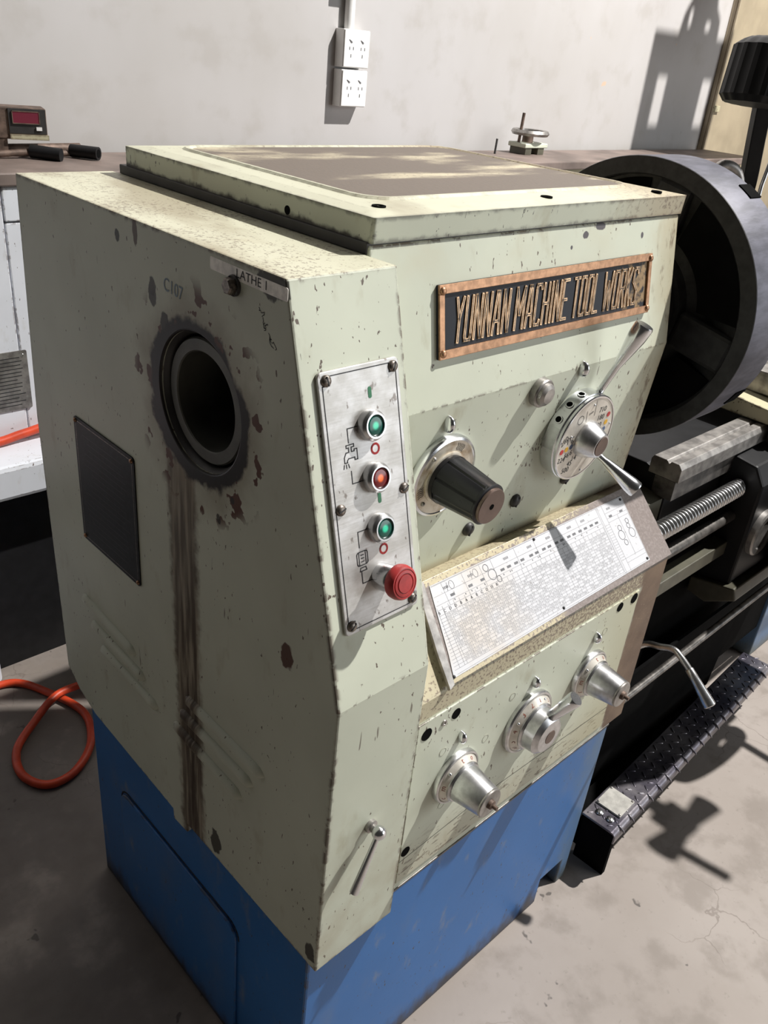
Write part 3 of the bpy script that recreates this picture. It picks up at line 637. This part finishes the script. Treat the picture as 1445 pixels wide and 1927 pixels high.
# feed panel
fp = obj('feed_panel', box(B(), .181, .762, -.103, -.0995, .490, .822), 'panelp', LA, 'pale green front panel with three knobs', bevel=.0012)
FP = FB @ Matrix.Translation((0, 0, .003))
for (a, b, r) in ((.201, .797, .0085), (.263, .802, .0075), (.699, .822 - .012, .0075), (.746, .822 - .012, .0085), (.193, .557, .0075)):
    obj('socket_hole', rev(B(), [(r * 1.25, 0), (r * 1.22, .0008), (r, .0006), (0, .0004)], FP @ Matrix.Translation((a, b, 0)), 24), 'void', fp)
obj('small_screw', rev(B(), [(.0055, 0), (.005, .002), (.0025, .002), (.002, .001), (0, .001)], FP @ Matrix.Translation((.237, .799, 0)), 20), 'dull', fp, smooth=30)
for a, b in ((.246, .736), (.352, .700), (.406, .758), (.665, .772), (.265, .610)):
    obj('filled_hole', rev(B(), [(.0075, 0), (.0075, .0005), (.0066, .0005), (.0066, .0002), (0, .0002)], FP @ Matrix.Translation((a, b, 0)), 24), 'panelp', fp)
bm = B(); ribbon(bm, [[(.181, .540), (.4, .553), (.762, .540)]], .0012, 0, .0002, FP); obj('scored_line', bm, 'ink', fp)
def turn_knob(cx, cz, marks, scale=1.0, label=None):
    f = FP @ Matrix.Translation((cx, cz, 0)); s = scale
    k = obj('feed_knob', rev(B(), [(.0490 * s, 0), (.0490 * s, .006), (.0475 * s, .009), (.0450 * s, .010), (.0440 * s, .008), (.0440 * s, .0085)], f, 64), 'satin', LA, label, smooth=30)
    obj('dial_ring', rev(B(), [(.0442 * s, .0080), (.0350 * s, .0185), (.0348 * s, .0175)], f, 64), 'dial2', k, smooth=30)
    obj('knob_collar', rev(B(), [(.0355 * s, .0165), (.0360 * s, .020), (.0340 * s, .023), (.0315 * s, .023)], f, 48), 'satin', k, smooth=30)
    for a, t in marks:
        ff = f @ Matrix.Rotation(math.radians(a), 4, 'Z') @ Matrix.Translation((.0396 * s, 0, .0132)) @ Matrix.Rotation(math.radians(49), 4, 'Y') @ Matrix.Rotation(math.radians(-90), 4, 'Z')
        if t == '.': screw('rivet', k, ff, .0026, 'chrome', False, .002)
        else: text('dial_letter', t, 'redletter', k, ff, .0125)
    return k, f
ML = [(60, 'o'), (92, 't'), (135, '.'), (172, 'm'), (208, 'c'), (20, 's')]
for cx, cz, lb in ((.284, .665, 'left tapered feed knob, lettered dial'), (.638, .690, 'right tapered feed knob below the chart end')):
    k, f = turn_knob(cx, cz, ML, 1.0, lb)
    obj('grip', rev(B(), [(.0320, .0225), (.0320, .026), (.0255, .070), (.0250, .0715)], f, 48), 'alu', k, smooth=30)
    obj('end_rim', rev(B(), [(.0250, .0710), (.0252, .0735), (.0240, .0755), (.0225, .0757), (0, .0745)], f, 48), 'dull', k, smooth=30)
    obj('end_screw', rev(B(), [(.0085, .074), (.0075, .080), (.0035, .0815), (.0035, .089), (0, .089)], f, 12), 'rust', k, smooth=40)
k, f = turn_knob(.463, .676, [(45, '5'), (62, '.'), (80, '1'), (105, '2'), (130, '3'), (150, '.'), (168, '4'), (195, '5'), (222, '10')], 1.24, 'middle feed knob with a short lever')
obj('hub', rev(B(), [(.0400, .0220), (.0395, .026), (.0385, .042), (.0300, .050), (.0185, .0515), (.0130, .0515)], f, 48), 'alu', k, smooth=30)
obj('hub_cap', rev(B(), [(.0132, .0515), (.0125, .0522), (0, .0522)], f, 28), 'capbr', k)
lever('lever_handle', k, (.4665, -.138, .7000), (.4830, -.172, .7610), .0070, .0128, t0=.0)
# blue pedestal
bm = B(); yz(bm, [(-.100, .472), (-.098, .0), (.578, .0), (.578, .472)], .008, .800)
ped = obj('pedestal', bm, 'blue', LA, 'blue sheet metal pedestal')
cut(ped, [obj('c', box(B(), .690, .765, -.15, .02, -.05, .075), 'void')]); bv = ped.modifiers.new('bevel', 'BEVEL'); bv.width = .004; bv.segments = 2; bv.limit_method = 'ANGLE'
fe = frame((.008, 0, 0), (0, -1, 0), (0, 0, 1), (-1, 0, 0))
obj('pressed_panel', prism(B(), rrect(-.470, -.078, .03, .335, .03), 0, .006, fe), 'blue', ped, 'raised pressed panel on the dark end', bevel=.004)
bm = B(); ribbon(bm, [rrect(-.473, -.075, .03, .338, .03)[0:12]], .003, 0, .0008, fe); obj('panel_seam', bm, 'ink', ped)
obj('hole_back', box(B(), .691, .764, .0, .018, .002, .073), 'void', ped)
obj('top_rail', box(B(), .17, .80, -.1015, -.095, .468, .4730), 'oily', LA, 'bare metal rail between green and blue', bevel=.001)
obj('screw_hole', rev(B(), [(0, 0), (.006, 0), (.006, .001), (0, .001)], axisframe((.05, -.099, .43), (0, -1, 0)), 16), 'void', ped)
bm = B(); yz(bm, [(.010, .60), (.014, .0), (.50, .0), (.50, .60)], 1.985, 2.75); obj('pedestal', bm, 'blue', LA, 'second blue pedestal under the far end', bevel=.004)
# face plate / big chuck seen from behind
A2 = axisframe((0, .16, 1.267), (1, 0, 0))
prof = [(.256, .925), (.256, 1.052), (.226, 1.052), (.226, 1.020), (.222, 1.020), (.222, .929), (.226, .925), (.256, .925)]
fpq = obj('faceplate', rev(B(), [(.2560, .9262), (.2566, .9275), (.2566, 1.050), (.2555, 1.051), (.200, 1.051)], A2, 128), 'rim', LA, 'large dark round faceplate, machined rim', smooth=30)
obj('rear_face', rev(B(), [(.2563, .9265), (.2555, .9250), (.2280, .9250), (.2255, .9280), (.2255, .945), (.150, .965), (.115, .955), (.108, .940), (.070, .938), (.060, .925), (.060, .86)], A2, 96), 'chuckd', fpq, smooth=30)
for k in range(4):
    f = A2 @ Matrix.Rotation(math.radians(45 + 90 * k + 12), 4, 'Z')
    q = circle(0, 0, .220, 14, None, -31, 31) + circle(0, 0, .140, 14, None, -27, 27)[::-1]
    obj('pocket', prism(B(), q, .9449, .9640, f), 'void', fpq)
for k in (0, 1):
    pass
for k in range(4):
    f = A2 @ Matrix.Rotation(math.radians(12 + 90 * k), 4, 'Z'); obj('spoke', box(B(), .110, .2255, -.034, .034, .935, .965, f), 'chuckd', fpq, bevel=.008)
f = A2 @ Matrix.Rotation(math.radians(-43), 4, 'Z')
for a in (0, 90, 180, 270):
    f = A2 @ Matrix.Rotation(math.radians(a - 58), 4, 'Z'); obj('rim_notch', box(B(), .247, .2585, -.016, .016, 1.012, 1.0521, f), 'void', fpq)
obj('spindle_nose', rev(B(), [(.085, .80), (.085, .90), (.10, .91), (.10, .935)], A2, 48), 'iron', LA, smooth=30)
obj('chuck_body', rev(B(), [(0, 1.05), (.17, 1.05), (.17, 1.16), (.15, 1.17), (0, 1.17)], A2, 64), 'chuckd', LA, smooth=30)
# bed
bm = B(); box(bm, .85, 1.055, .03, .56, .55, .80); obj('bed_gap', bm, 'void', LA)
bm = B(); box(bm, .81, 1.98, .022, .50, .12, .80); obj('black_backing', bm, 'void', LA)  # near-black box added as backing for the dark under the bed
bm = B(); yz(bm, [(.03, .56), (.03, .90), (.09, .925), (.52, .925), (.52, .56)], 1.055, 3.1); obj('bed', bm, 'black', LA, bevel=.003)
bm = B(); yz(bm, [(.004, .915), (.004, .945), (.012, .955), (.030, .955), (.034, .949), (.040, .955), (.070, .955), (.075, .947), (.075, .915)], 1.040, 3.1); obj('bedway', bm, 'dull', LA, 'bright worn front guideway of the bed', bevel=.0012)
bm = B(); yz(bm, [(.012, .868), (.012, .912), (.060, .912), (.060, .868)], 1.046, 3.1); obj('bedway_lip', bm, 'oily', LA)
bm = B(); yz(bm, [(.44, .915), (.44, .950), (.48, .965), (.52, .950), (.52, .915)], 1.06, 3.1); obj('bedway', bm, 'dull', LA)
bm = B(); yz(bm, [(.20, .80), (.20, .905), (.235, .925), (.27, .905), (.27, .80)], .90, 1.06); obj('gap_rail', bm, 'dull', LA)
bm = B(); yz(bm, [(.03, .80), (.03, .868), (.12, .885), (.12, .80)], .86, 1.045); obj('gap_ledge', bm, 'olive', LA, 'oily ledge below the faceplate')
bm = B(); box(bm, .87, 2.30, .630, .634, .45, 1.35); obj('rear_shade_sheet', bm, 'iron', LA)  # unseen sheet added to shade the floor behind the lathe
# lead screw with turns, two rods, switch rod
pts = []; R1, R2, pitch = .0150, .0205, .0125; seg = 20; bm = B(); rows = []
n_t = int((1.31 - .855) / pitch * 6)
for i in range(n_t + 1):
    x = .855 + i * pitch / 6; row = []
    for k in range(seg):
        ph = (i / 6 - k / seg) % 1; r = R2 if ph < .42 else (R1 if .52 < ph < .90 else (R1 + R2) / 2)
        a = 2 * math.pi * k / seg; row.append(bm.verts.new((x, -.02 + r * math.cos(a), .840 + r * math.sin(a))))
    rows.append(row)
for a, b in zip(rows, rows[1:]):
    for k in range(seg): bm.faces.new((a[k], a[(k + 1) % seg], b[(k + 1) % seg], b[k]))
bm.faces.new(rows[0][::-1]); bm.faces.new(rows[-1]); obj('lead_screw', bm, 'satin', LA, 'bright threaded lead screw', smooth=70)
obj('feed_rod', tube(B(), [(.85, -.02, .765), (3.0, -.02, .765)], .0135, 20), 'oily', LA, smooth=40)  # darker steel on this rod takes in the apron's shade
obj('feed_rod_collar', tube(B(), [(.85, -.02, .765), (.90, -.02, .765)], .0165, 20), 'chrome', LA, smooth=40)
bm = B(); box(bm, .85, 1.395, -.034, .0, .664, .700); obj('flat_rail', bm, 'olive', LA, 'olive painted flat rail under the rods', bevel=.002)
obj('switch_rod', tube(B(), [(.86, -.08, .478), (3.0, -.08, .52)], .0085, 16), 'oily', LA, 'long thin steel switch rod', smooth=40)
P = spline([(.86, -.030, .540), (.930, -.063, .590), (.932, -.105, .612), (.932, -.132, .622), (.931, -.150, .616), (.930, -.175, .600)], 6)
sl = obj('switch_lever', tube(B(), P, .0068, 16), 'satin', LA, 'bent chrome switch lever above the foot pedal', smooth=50)
obj('handle_grip', rev(B(), [(.0072, 0), (.0085, .002), (.0092, .025), (.0128, .075), (.0130, .082), (.0115, .084), (0, .084)], axisframe((.930, -.174, .601), (0, -.062, -.054)), 24), 'satin', sl, smooth=35)
# chip pan (black) under the bed
bm = B(); yz(bm, [(-.010, .10), (-.028, .44), (-.020, .44), (-.002, .11), (.55, .11), (.55, .44), (.56, .44), (.56, .10)], .81, 1.60); obj('chip_pan', bm, 'void', LA, 'black chip pan under the bed')
bm = B(); box(bm, .80, 1.60, .0, .05, .0, .10); obj('pan_skirt', bm, 'void', LA)
# carriage : apron, saddle, dials and handles (most of it right of the frame)
bm = B(); yz(bm, [(.03, .91), (-.045, .90), (-.070, .86), (-.070, .60), (-.03, .56), (.028, .56)], 1.315, 1.95); obj('apron', bm, 'black', LA, bevel=.006)
bm = B(); yz(bm, [(-.09, .60), (-.10, .57), (-.03, .53), (.02, .54), (.02, .58)], 1.30, 1.95); obj('apron_flange', bm, 'olive', LA, bevel=.004)
bm = B(); yz(bm, [(-.03, .958), (-.03, .990), (.10, 1.0), (.52, 1.0), (.52, .967), (.09, .958)], 1.43, 1.86); obj('saddle', bm, 'cream', LA, 'cream painted saddle over the bed', bevel=.004)
bm = B(); box(bm, 1.44, 1.64, -.045, .0, .915, .957); obj('saddle_clamp', bm, 'iron', LA)
bm = B(); prism(bm, [(1.52, -.069), (1.42, -.16), (1.30, -.235), (1.88, -.235), (1.88, -.069)], .60, .86); obj('pedal_shade_block', bm, 'black', LA, bevel=.006)  # unseen wedge added to throw shade on the foot pedal
f = axisframe((1.385, -.070, .722), (0, -1, 0)); wh = obj('apron_dial', rev(B(), [(.058, 0), (.058, .012), (.054, .016), (.040, .016), (.038, .012), (0, .012)], f, 48), 'dull', LA, 'round dull dial on the apron', smooth=30)
f = axisframe((1.745, -.070, .75), (0, -1, 0))
hw = obj('handwheel', rev(B(), [(.025, 0), (.025, .19), (.020, .235), (0, .235)], f, 32), 'dull', LA, smooth=30)
bm = B(); rev(bm, [(.098, .20), (.132, .195), (.140, .205), (.140, .220), (.132, .230), (.098, .225), (.098, .20)], f, 64); obj('wheel_rim', bm, 'chrome', hw, smooth=40)
bm = B()
for k in range(3): box(bm, .02, .102, -.014, .014, .205, .222, f @ Matrix.Rotation(math.radians(120 * k + 35), 4, 'Z'))
obj('wheel_spokes', bm, 'dull', hw)
obj('wheel_handle', tube(B(), [(1.86, -.29, .79), (1.86, -.41, .79)], .012, 16), 'chrome', hw, smooth=40)
cr_ = obj('cross_slide_screw', tube(B(), [(1.60, .10, 1.02), (1.60, -.43, 1.00)], .019, 20), 'dull', LA, smooth=40)
obj('crank_hub', rev(B(), [(.038, 0), (.038, .04), (.02, .05), (0, .05)], axisframe((1.60, -.355, 1.003), (0, -1, 0)), 32), 'chrome', cr_, smooth=40)
obj('crank_bar', tube(B(), [(1.505, -.41, 1.0), (1.60, -.41, 1.0), (1.695, -.41, 1.0)], .02, 16, rs=[.034, .016, .030]), 'chrome', cr_, smooth=40)
obj('crank_handle', tube(B(), [(1.525, -.41, .99), (1.545, -.53, .985)], .011, 16), 'chrome', cr_, smooth=40)
bm = B(); box(bm, 1.50, 1.70, -.02, .50, 1.0, 1.055); obj('cross_slide', bm, 'dull', LA, bevel=.003)
bm = B(); box(bm, 1.52, 1.68, .10, .30, 1.055, 1.13); obj('compound_slide', bm, 'dull', LA, bevel=.003)
# work lamp on a flat black arm
lf = axisframe((1.318, .185, 1.612), (.10, .02, 1.0), (0, 1, 0))
def ribs(t, h): return 1.0 + (.035 if (t * 16) % 1 < .5 else 0)
wl = obj('work_lamp', rev(B(), [(0, -.004), (.066, 0), (.076, .012), (.074, .100), (.062, .110), (.050, .116), (0, .118)], lf, 96, ribs), 'black', LA, 'black ribbed work lamp on an arm', smooth=25)
bm = B(); tube(bm, spline([(1.372, .20, 1.622), (1.388, .20, 1.54), (1.402, .20, 1.47), (1.404, .20, 1.40), (1.41, .20, 1.05)], 4), .022, 4); obj('lamp_arm', bm, 'black', wl, bevel=.002)
bm = B(); tube(bm, spline([(1.235, .22, 1.40), (1.245, .205, 1.480), (1.265, .19, 1.500), (1.295, .17, 1.475), (1.30, .15, 1.38)], 8), .0105, 12)
obj('coolant_hose', bm, 'dull', LA, 'ribbed metal coolant hose', smooth=50)
obj('coolant_pipe', tube(B(), [(1.40, .16, 1.00), (1.41, .17, 1.46), (1.45, .17, 1.66)], .0045, 10), 'satin', LA, smooth=50)
# foot pedal of tread plate
PT = frame((.8565, -.111, .150), (.915, .0478, 0), (-.0478, .915, 0))      # u along the pedal
pe = obj('foot_pedal', prism(B(), [(0, -.042), (.915, -.042), (.915, .036), (0, .036)], -.006, 0, PT), 'tread', LA, 'long tread-plate foot pedal', bevel=.0015)
bm = B(); u = []
q = [(-.040, 0.0), (-.047, -.002), (-.052, -.008), (-.053, -.016), (-.052, -.030), (-.049, -.030), (-.049, -.008), (-.045, -.005), (-.040, -.005)]
prism(bm, q, 0, .915, PT @ Matrix(((0, 0, 1, 0), (1, 0, 0, 0), (0, 1, 0, 0), (0, 0, 0, 1)))); obj('pedal_lip', bm, 'tread', pe, smooth=50)
bm = B()
for i in range(38):
    for j in range(3):
        uu = .015 + i * .0240 + (j % 2) * .012; vv = -.030 + j * .026; a = .9 if (i + j) % 2 else -.75
        ff = PT @ Matrix.Translation((uu, vv, 0)) @ Matrix.Rotation(a, 4, 'Z') @ Matrix.Diagonal((1, .26, .26, 1))
        rev(bm, [(.0100, -.001), (.0088, .0035), (.005, .0065), (0, .0072)], ff, 10)
obj('tread_lugs', bm, 'tread', pe, smooth=60, kind='stuff')
bm = B()
for i in range(20):
    uu = .03 + i * .0460; ff = PT @ Matrix.Translation((uu, -.0505, -.004)) @ Matrix.Rotation(.5, 4, 'X') @ Matrix.Diagonal((.28, 1, .5, 1)); rev(bm, [(.012, -.001), (.010, .004), (.005, .0065), (0, .007)], ff, 10)
obj('tread_lugs', bm, 'tread', pe, smooth=60, kind='stuff')
obj('patch_plate', box(B(), .050, .118, -.034, .030, 0, .0055, PT), 'label', pe, 'worn pale plate riveted near the pedal end', bevel=.001)
for a, b in ((.054, -.030), (.114, -.030), (.054, .026), (.114, .026)): screw('rivet', pe, PT @ Matrix.Translation((a, b, .0055)), .003, 'dull', False)
for a, b in ((.030, .008), (.030, -.020)): screw('pedal_screw', pe, PT @ Matrix.Translation((a, b, .001)), .0095, 'satin', True, .005)
bm = B(); prism(bm, [(.012, -.150), (.012, -.004), (.026, -.004), (.026, -.150)], -.045, .034, PT @ Matrix(((1, 0, 0, 0), (0, 0, 1, 0), (0, 1, 0, 0), (0, 0, 0, 1)))); obj('pedal_bracket', bm, 'void', pe)
obj('pedal_bar', box(B(), .88, 1.72, -.075, -.02, .02, .10), 'void', pe)

# ---------------------------------------------------------------- second machine behind
BM_ = empty('rear_machine', (.2, 1.4, 0), 'white painted machine with a brown top behind the lathe, along the wall', 'machine')
bm = B(); prism(bm, [(-1.2, 1.385), (4.09, 1.385), (4.09, 1.688), (-1.2, 1.688)], 1.290, 1.320); obj('top_slab', bm, 'brownslab', BM_, 'long brown top slab', bevel=.004)
bm = B(); box(bm, -1.2, .262, 1.392, 1.68, .62, 1.292); obj('body_panel', bm, 'white', BM_, bevel=.003)
bm = B(); box(bm, .2645, .95, 1.392, 1.68, 1.212, 1.290); obj('body_panel', bm, 'white', BM_, bevel=.003)
bm = B(); box(bm, .2645, .95, 1.394, 1.68, .62, 1.209); obj('body_panel', bm, 'white', BM_, bevel=.003)
bm = B(); box(bm, .95, 4.05, 1.45, 1.68, .9, 1.289); obj('table_front', bm, 'cream', BM_, 'cream painted front right of the faceplate', bevel=.003)
bm = B(); box(bm, -1.2, 1.2, 1.25, 1.66, .578, .670); obj('bed_ledge', bm, 'white', BM_, bevel=.012)
bm = B(); box(bm, -1.2, 1.1, 1.36, 1.66, .0, .578); obj('dark_recess', bm, 'black', BM_)
bm = B(); prism(bm, [(-.4, 1.30), (.066, 1.30), (.078, 1.315), (.078, 1.36), (-.4, 1.36)], 0, .40); obj('leg', bm, 'white', BM_, bevel=.006)
f = frame((0, 1.392, 0), (1, 0, 0), (0, 0, 1)); f.translation = Vector((0, 1.3915, 0))
dp = obj('data_plate', prism(B(), rrect(.02, .278, .752, .905, .004), 0, .0025, f), 'dull', BM_, 'grey metal data plate')
bm = B()
for i in range(14): ribbon(bm, [[(.04, .765 + i * .0095), (.245 + rnd.random() * .02, .765 + i * .0095)]], .0022, .0025, .0028, f)
obj('small_print', bm, 'ink', dp)
obj('plate_screw', rev(B(), [(.004, 0), (.003, .002), (0, .002)], f @ Matrix.Translation((.267, .893, .0025)), 12), 'chrome', dp)
oh = empty('orange_hose', (.0, 1.36, .66), 'orange hose lying along the ledge of the rear white machine', 'hose')
obj('hose_length', tube(B(), spline([(-1.0, 1.372, .6825), (-.2, 1.372, .6825), (.13, 1.370, .6825), (.24, 1.372, .6925), (.33, 1.37, .700), (.55, 1.36, .6825)], 8), .0115, 14), 'orange', oh, smooth=50)
# readout box
RO = empty('readout_box', (.30, 1.62, 1.32), 'small brown readout box with a dark red display on the rear machine', 'readout')
rf = frame((.470, 1.585, 1.362), (.96, -.28, 0), (0, 0, 1))
obj('case', box(B(), -.20, -.0, -.0, .072, -.070, 0, rf), 'rust', RO, bevel=.003)
obj('front_panel', box(B(), -.088, -.002, .014, .070, 0, .003, rf), 'iron', RO); obj('display', box(B(), -.078, -.018, .038, .063, .003, .005, rf), 'led', RO, 'dark red display')
obj('display_frame', ribbon(B(), [[(-.079, .037), (-.017, .037), (-.017, .064), (-.079, .064), (-.079, .037)]], .002, .003, .006, rf), 'rust', RO)
obj('button', box(B(), -.026, -.013, .022, .030, .003, .006, rf), 'socket', RO); obj('chin_strip', box(B(), -.088, .002, .000, .012, 0, .006, rf), 'cream', RO)
obj('stand', box(B(), -.165, -.095, -.041, 0, -.020, -.002, rf), 'rust', RO)
# tools lying on the rear top
def tool(name, parts, label, cat='tool'):
    e = empty(name, parts[0][1][0], label, cat)
    for nm, p, r, m in parts: obj(nm, tube(B(), p, r, 16), m, e, smooth=40)
    return e
tool('steel_bar', [('bar', [(.20, 1.635, 1.3335), (.590, 1.668, 1.3335)], .0125, 'rust')], 'thick steel bar lying at the back of the brown top, below the readout')
tool('file', [('handle', [(.424, 1.588, 1.3375), (.478, 1.535, 1.3345)], .0160, 'black'), ('blade', [(.34, 1.592, 1.3300), (.426, 1.586, 1.336)], .0080, 'rust')], 'black handled tool nearest the readout box on the brown top')
sk = tool('box_wrench', [('socket', [(.535, 1.600, 1.337), (.580, 1.540, 1.337)], .0160, 'black'), ('shank', [(.47, 1.600, 1.329), (.540, 1.598, 1.331)], .0075, 'rust'), ('tail', [(.545, 1.61, 1.331), (.625, 1.625, 1.3285)], .0075, 'dull')], 'black tubular socket tool with an open end on the brown top')
obj('bore', rev(B(), [(.0105, 0), (.0105, .0006), (0, .0006)], axisframe((.580, 1.540, 1.337), (.045, -.06, 0)), 20), 'void', sk)
# vertical drill fixture right
FX = empty('clamp_fixture', (2.45, 1.6, 1.32), 'small steel clamp wheel on a green block, standing on the rear machine', 'clamp')
obj('foot', box(B(), 2.385, 2.425, 1.56, 1.64, 1.3195, 1.345), 'olive', FX, bevel=.002); obj('foot', box(B(), 2.465, 2.505, 1.56, 1.64, 1.3195, 1.345), 'olive', FX, bevel=.002)
obj('block', box(B(), 2.375, 2.52, 1.555, 1.645, 1.345, 1.362), 'green', FX, bevel=.004)
obj('neck', tube(B(), [(2.44, 1.60, 1.36), (2.44, 1.60, 1.392)], .022, 20), 'rust', FX, smooth=40)
bm = B(); rev(bm, [(.052, -.009), (.070, -.010), (.077, 0), (.070, .010), (.052, .009), (.050, 0), (.052, -.009)], Matrix.Translation((2.45, 1.60, 1.398)), 40); obj('wheel', bm, 'dull', FX, smooth=50)
bm = B(); box(bm, 2.385, 2.51, 1.59, 1.61, 1.392, 1.402); obj('spoke', bm, 'dull', FX); obj('upright_rod', tube(B(), [(2.385, 1.6, 1.36), (2.392, 1.6, 1.468)], .006, 12), 'rust', FX, smooth=40)
obj('thin_rod', tube(B(), [(2.247, 1.6, 1.3195), (2.250, 1.6, 1.374)], .004, 8), 'iron', empty('standing_pin', (2.247, 1.6, 1.32), 'thin dark pin standing on the rear machine, left of the clamp wheel', 'pin'))

# ---------------------------------------------------------------- orange hose on the floor
fh = empty('air_hose', (0, 1.0, 0), 'orange hose looped on the floor left of the blue base', 'hose')
P = [(-.75, 1.05, .011), (-.30, 1.20, .011), (-.05, 1.268, .011), (.083, 1.275, .011), (.150, 1.170, .011), (.186, 1.045, .011), (.150, .935, .011), (.075, .868, .011), (.005, .868, .011), (-.028, .935, .011), (-.005, 1.02, .012), (.07, 1.085, .018), (.150, 1.128, .034), (.235, 1.145, .020), (.33, 1.16, .011), (.6, 1.12, .011)]
obj('hose_length', tube(B(), spline(P, 10), .0105, 14), 'orange', fh, smooth=50)
# ---------------------------------------------------------------- wall sockets and conduit
GS = 'wall sockets on the back wall'
def socket(zc, label):
    e = empty('wall_socket', (1.591, 1.75, zc), label, 'socket', GS); f = frame((1.535, 1.708, zc - .0555), (1, 0, 0), (0, 0, 1))
    obj('box', box(B(), 0, .113, 0, .111, -.0415, 0, f), 'socket', e, bevel=.002)
    obj('cover', box(B(), .002, .111, .002, .109, 0, .004, f), 'socket', e, bevel=.0015)
    for cx in (.033, .083):
        bm = B()
        for a, b, w_, h_ in ((-.010, .052, .003, .009), (.006, .052, .003, .009), (-.003, .030, .003, .010)): box(bm, cx + a, cx + a + w_, b, b + h_, .004, .0046, f)
        obj('slots', bm, 'greyink', e)
        bm = B(); prism(bm, [(cx - .012, .082), (cx - .001, .077), (cx + .002, .073), (cx - .003, .073)], .004, .006, f); obj('switch', bm, 'greyink', e)
    return e
socket(1.6285, 'upper white double socket on the back wall, under the conduit'); socket(1.5115, 'lower white double socket on the back wall')
cn = empty('conduit', (1.575, 1.73, 2.3), 'white vertical conduit pipe above the wall sockets', 'pipe')
obj('pipe', tube(B(), [(1.575, 1.732, 1.683), (1.575, 1.732, 3.2)], .0165, 20), 'socket', cn, smooth=40)
obj('junction_box', box(B(), 1.528, 1.622, 1.705, 1.7502, 1.795, 1.90), 'socket', cn, bevel=.002)
# tan cabinet against the wall
tc = empty('tan_cabinet', (4.5, 1.72, 0), 'tall tan metal cabinet against the back wall behind the black lamp', 'cabinet')
obj('body', box(B(), 4.122, 5.6, 1.722, 1.7499, 0, 2.4), 'tan', tc, bevel=.004)
obj('door', box(B(), 4.118, 4.62, 1.708, 1.720, .6, 2.35), 'tan', tc, bevel=.003)
obj('latch', box(B(), 4.112, 4.165, 1.697, 1.710, 1.500, 1.530), 'cream', tc, bevel=.002)
# slotted guard panel above and behind, throws the slotted shadow on the wall
gp = empty('slotted_panel', (3.75, 1.05, 2.2), 'dark slotted sheet metal panel hung on a rod above the rear machine', 'panel')
def tl(p, t=.235):
    Lp = Vector((3.59, -1.32, 5.57)); p = Vector(p); return p + (Lp - p) * t
c0 = [tl((x_, 1.75, z_)) for x_, z_ in ((3.459, 1.29), (4.135, 1.29), (4.135, 1.823), (3.459, 1.837))]
xa, xb, za, zb, yy_ = c0[0].x, c0[1].x, c0[0].z, c0[2].z, c0[0].y
pl_ = obj('sheet', box(B(), xa, xb, yy_ - .002, yy_ + .002, za - .4, zb), 'iron', gp)
cu_ = []
for (sx0, sx1) in ((3.570, 3.655), (4.012, 4.095)):
    a_, b_ = tl((sx0, 1.75, 1.42)), tl((sx1, 1.75, 1.642)); cu_.append(obj('c', box(B(), a_.x, b_.x, yy_ - .05, yy_ + .05, a_.z, b_.z), 'void'))
cut(pl_, cu_)
silhouette = [tl((a, 1.75, b)) for a, b in ((3.665, 1.80), (3.685, 1.90), (3.73, 1.97), (3.775, 2.04), (3.80, 2.25), (3.90, 2.25), (3.955, 2.04), (3.985, 1.95), (4.04, 1.90), (4.055, 1.80))]
hg = obj('silhouette_plate', prism(B(), [(p.x, p.z) for p in silhouette], -.002, .002, Matrix(((1, 0, 0, 0), (0, 0, 1, yy_ + .0045), (0, 1, 0, 0), (0, 0, 0, 1)))), 'iron', gp)  # unseen plate shaped to throw the tapered silhouette on the wall
cu_ = []
for (sx0, sx1, sz0, sz1) in ((3.735, 3.760, 1.850, 1.925), (3.905, 3.950, 1.845, 1.885)):
    a_, b_ = tl((sx0, 1.75, sz0)), tl((sx1, 1.75, sz1)); cu_.append(obj('c', box(B(), a_.x, b_.x, yy_ - .05, yy_ + .05, a_.z, b_.z), 'void'))
cut(hg, cu_)
pt_ = tl((3.85, 1.75, 2.2)); obj('rod', tube(B(), [(pt_.x, yy_ + .004, pt_.z - .2), (pt_.x, yy_ + .004, 5.9)], .012, 12), 'iron', gp, smooth=40)
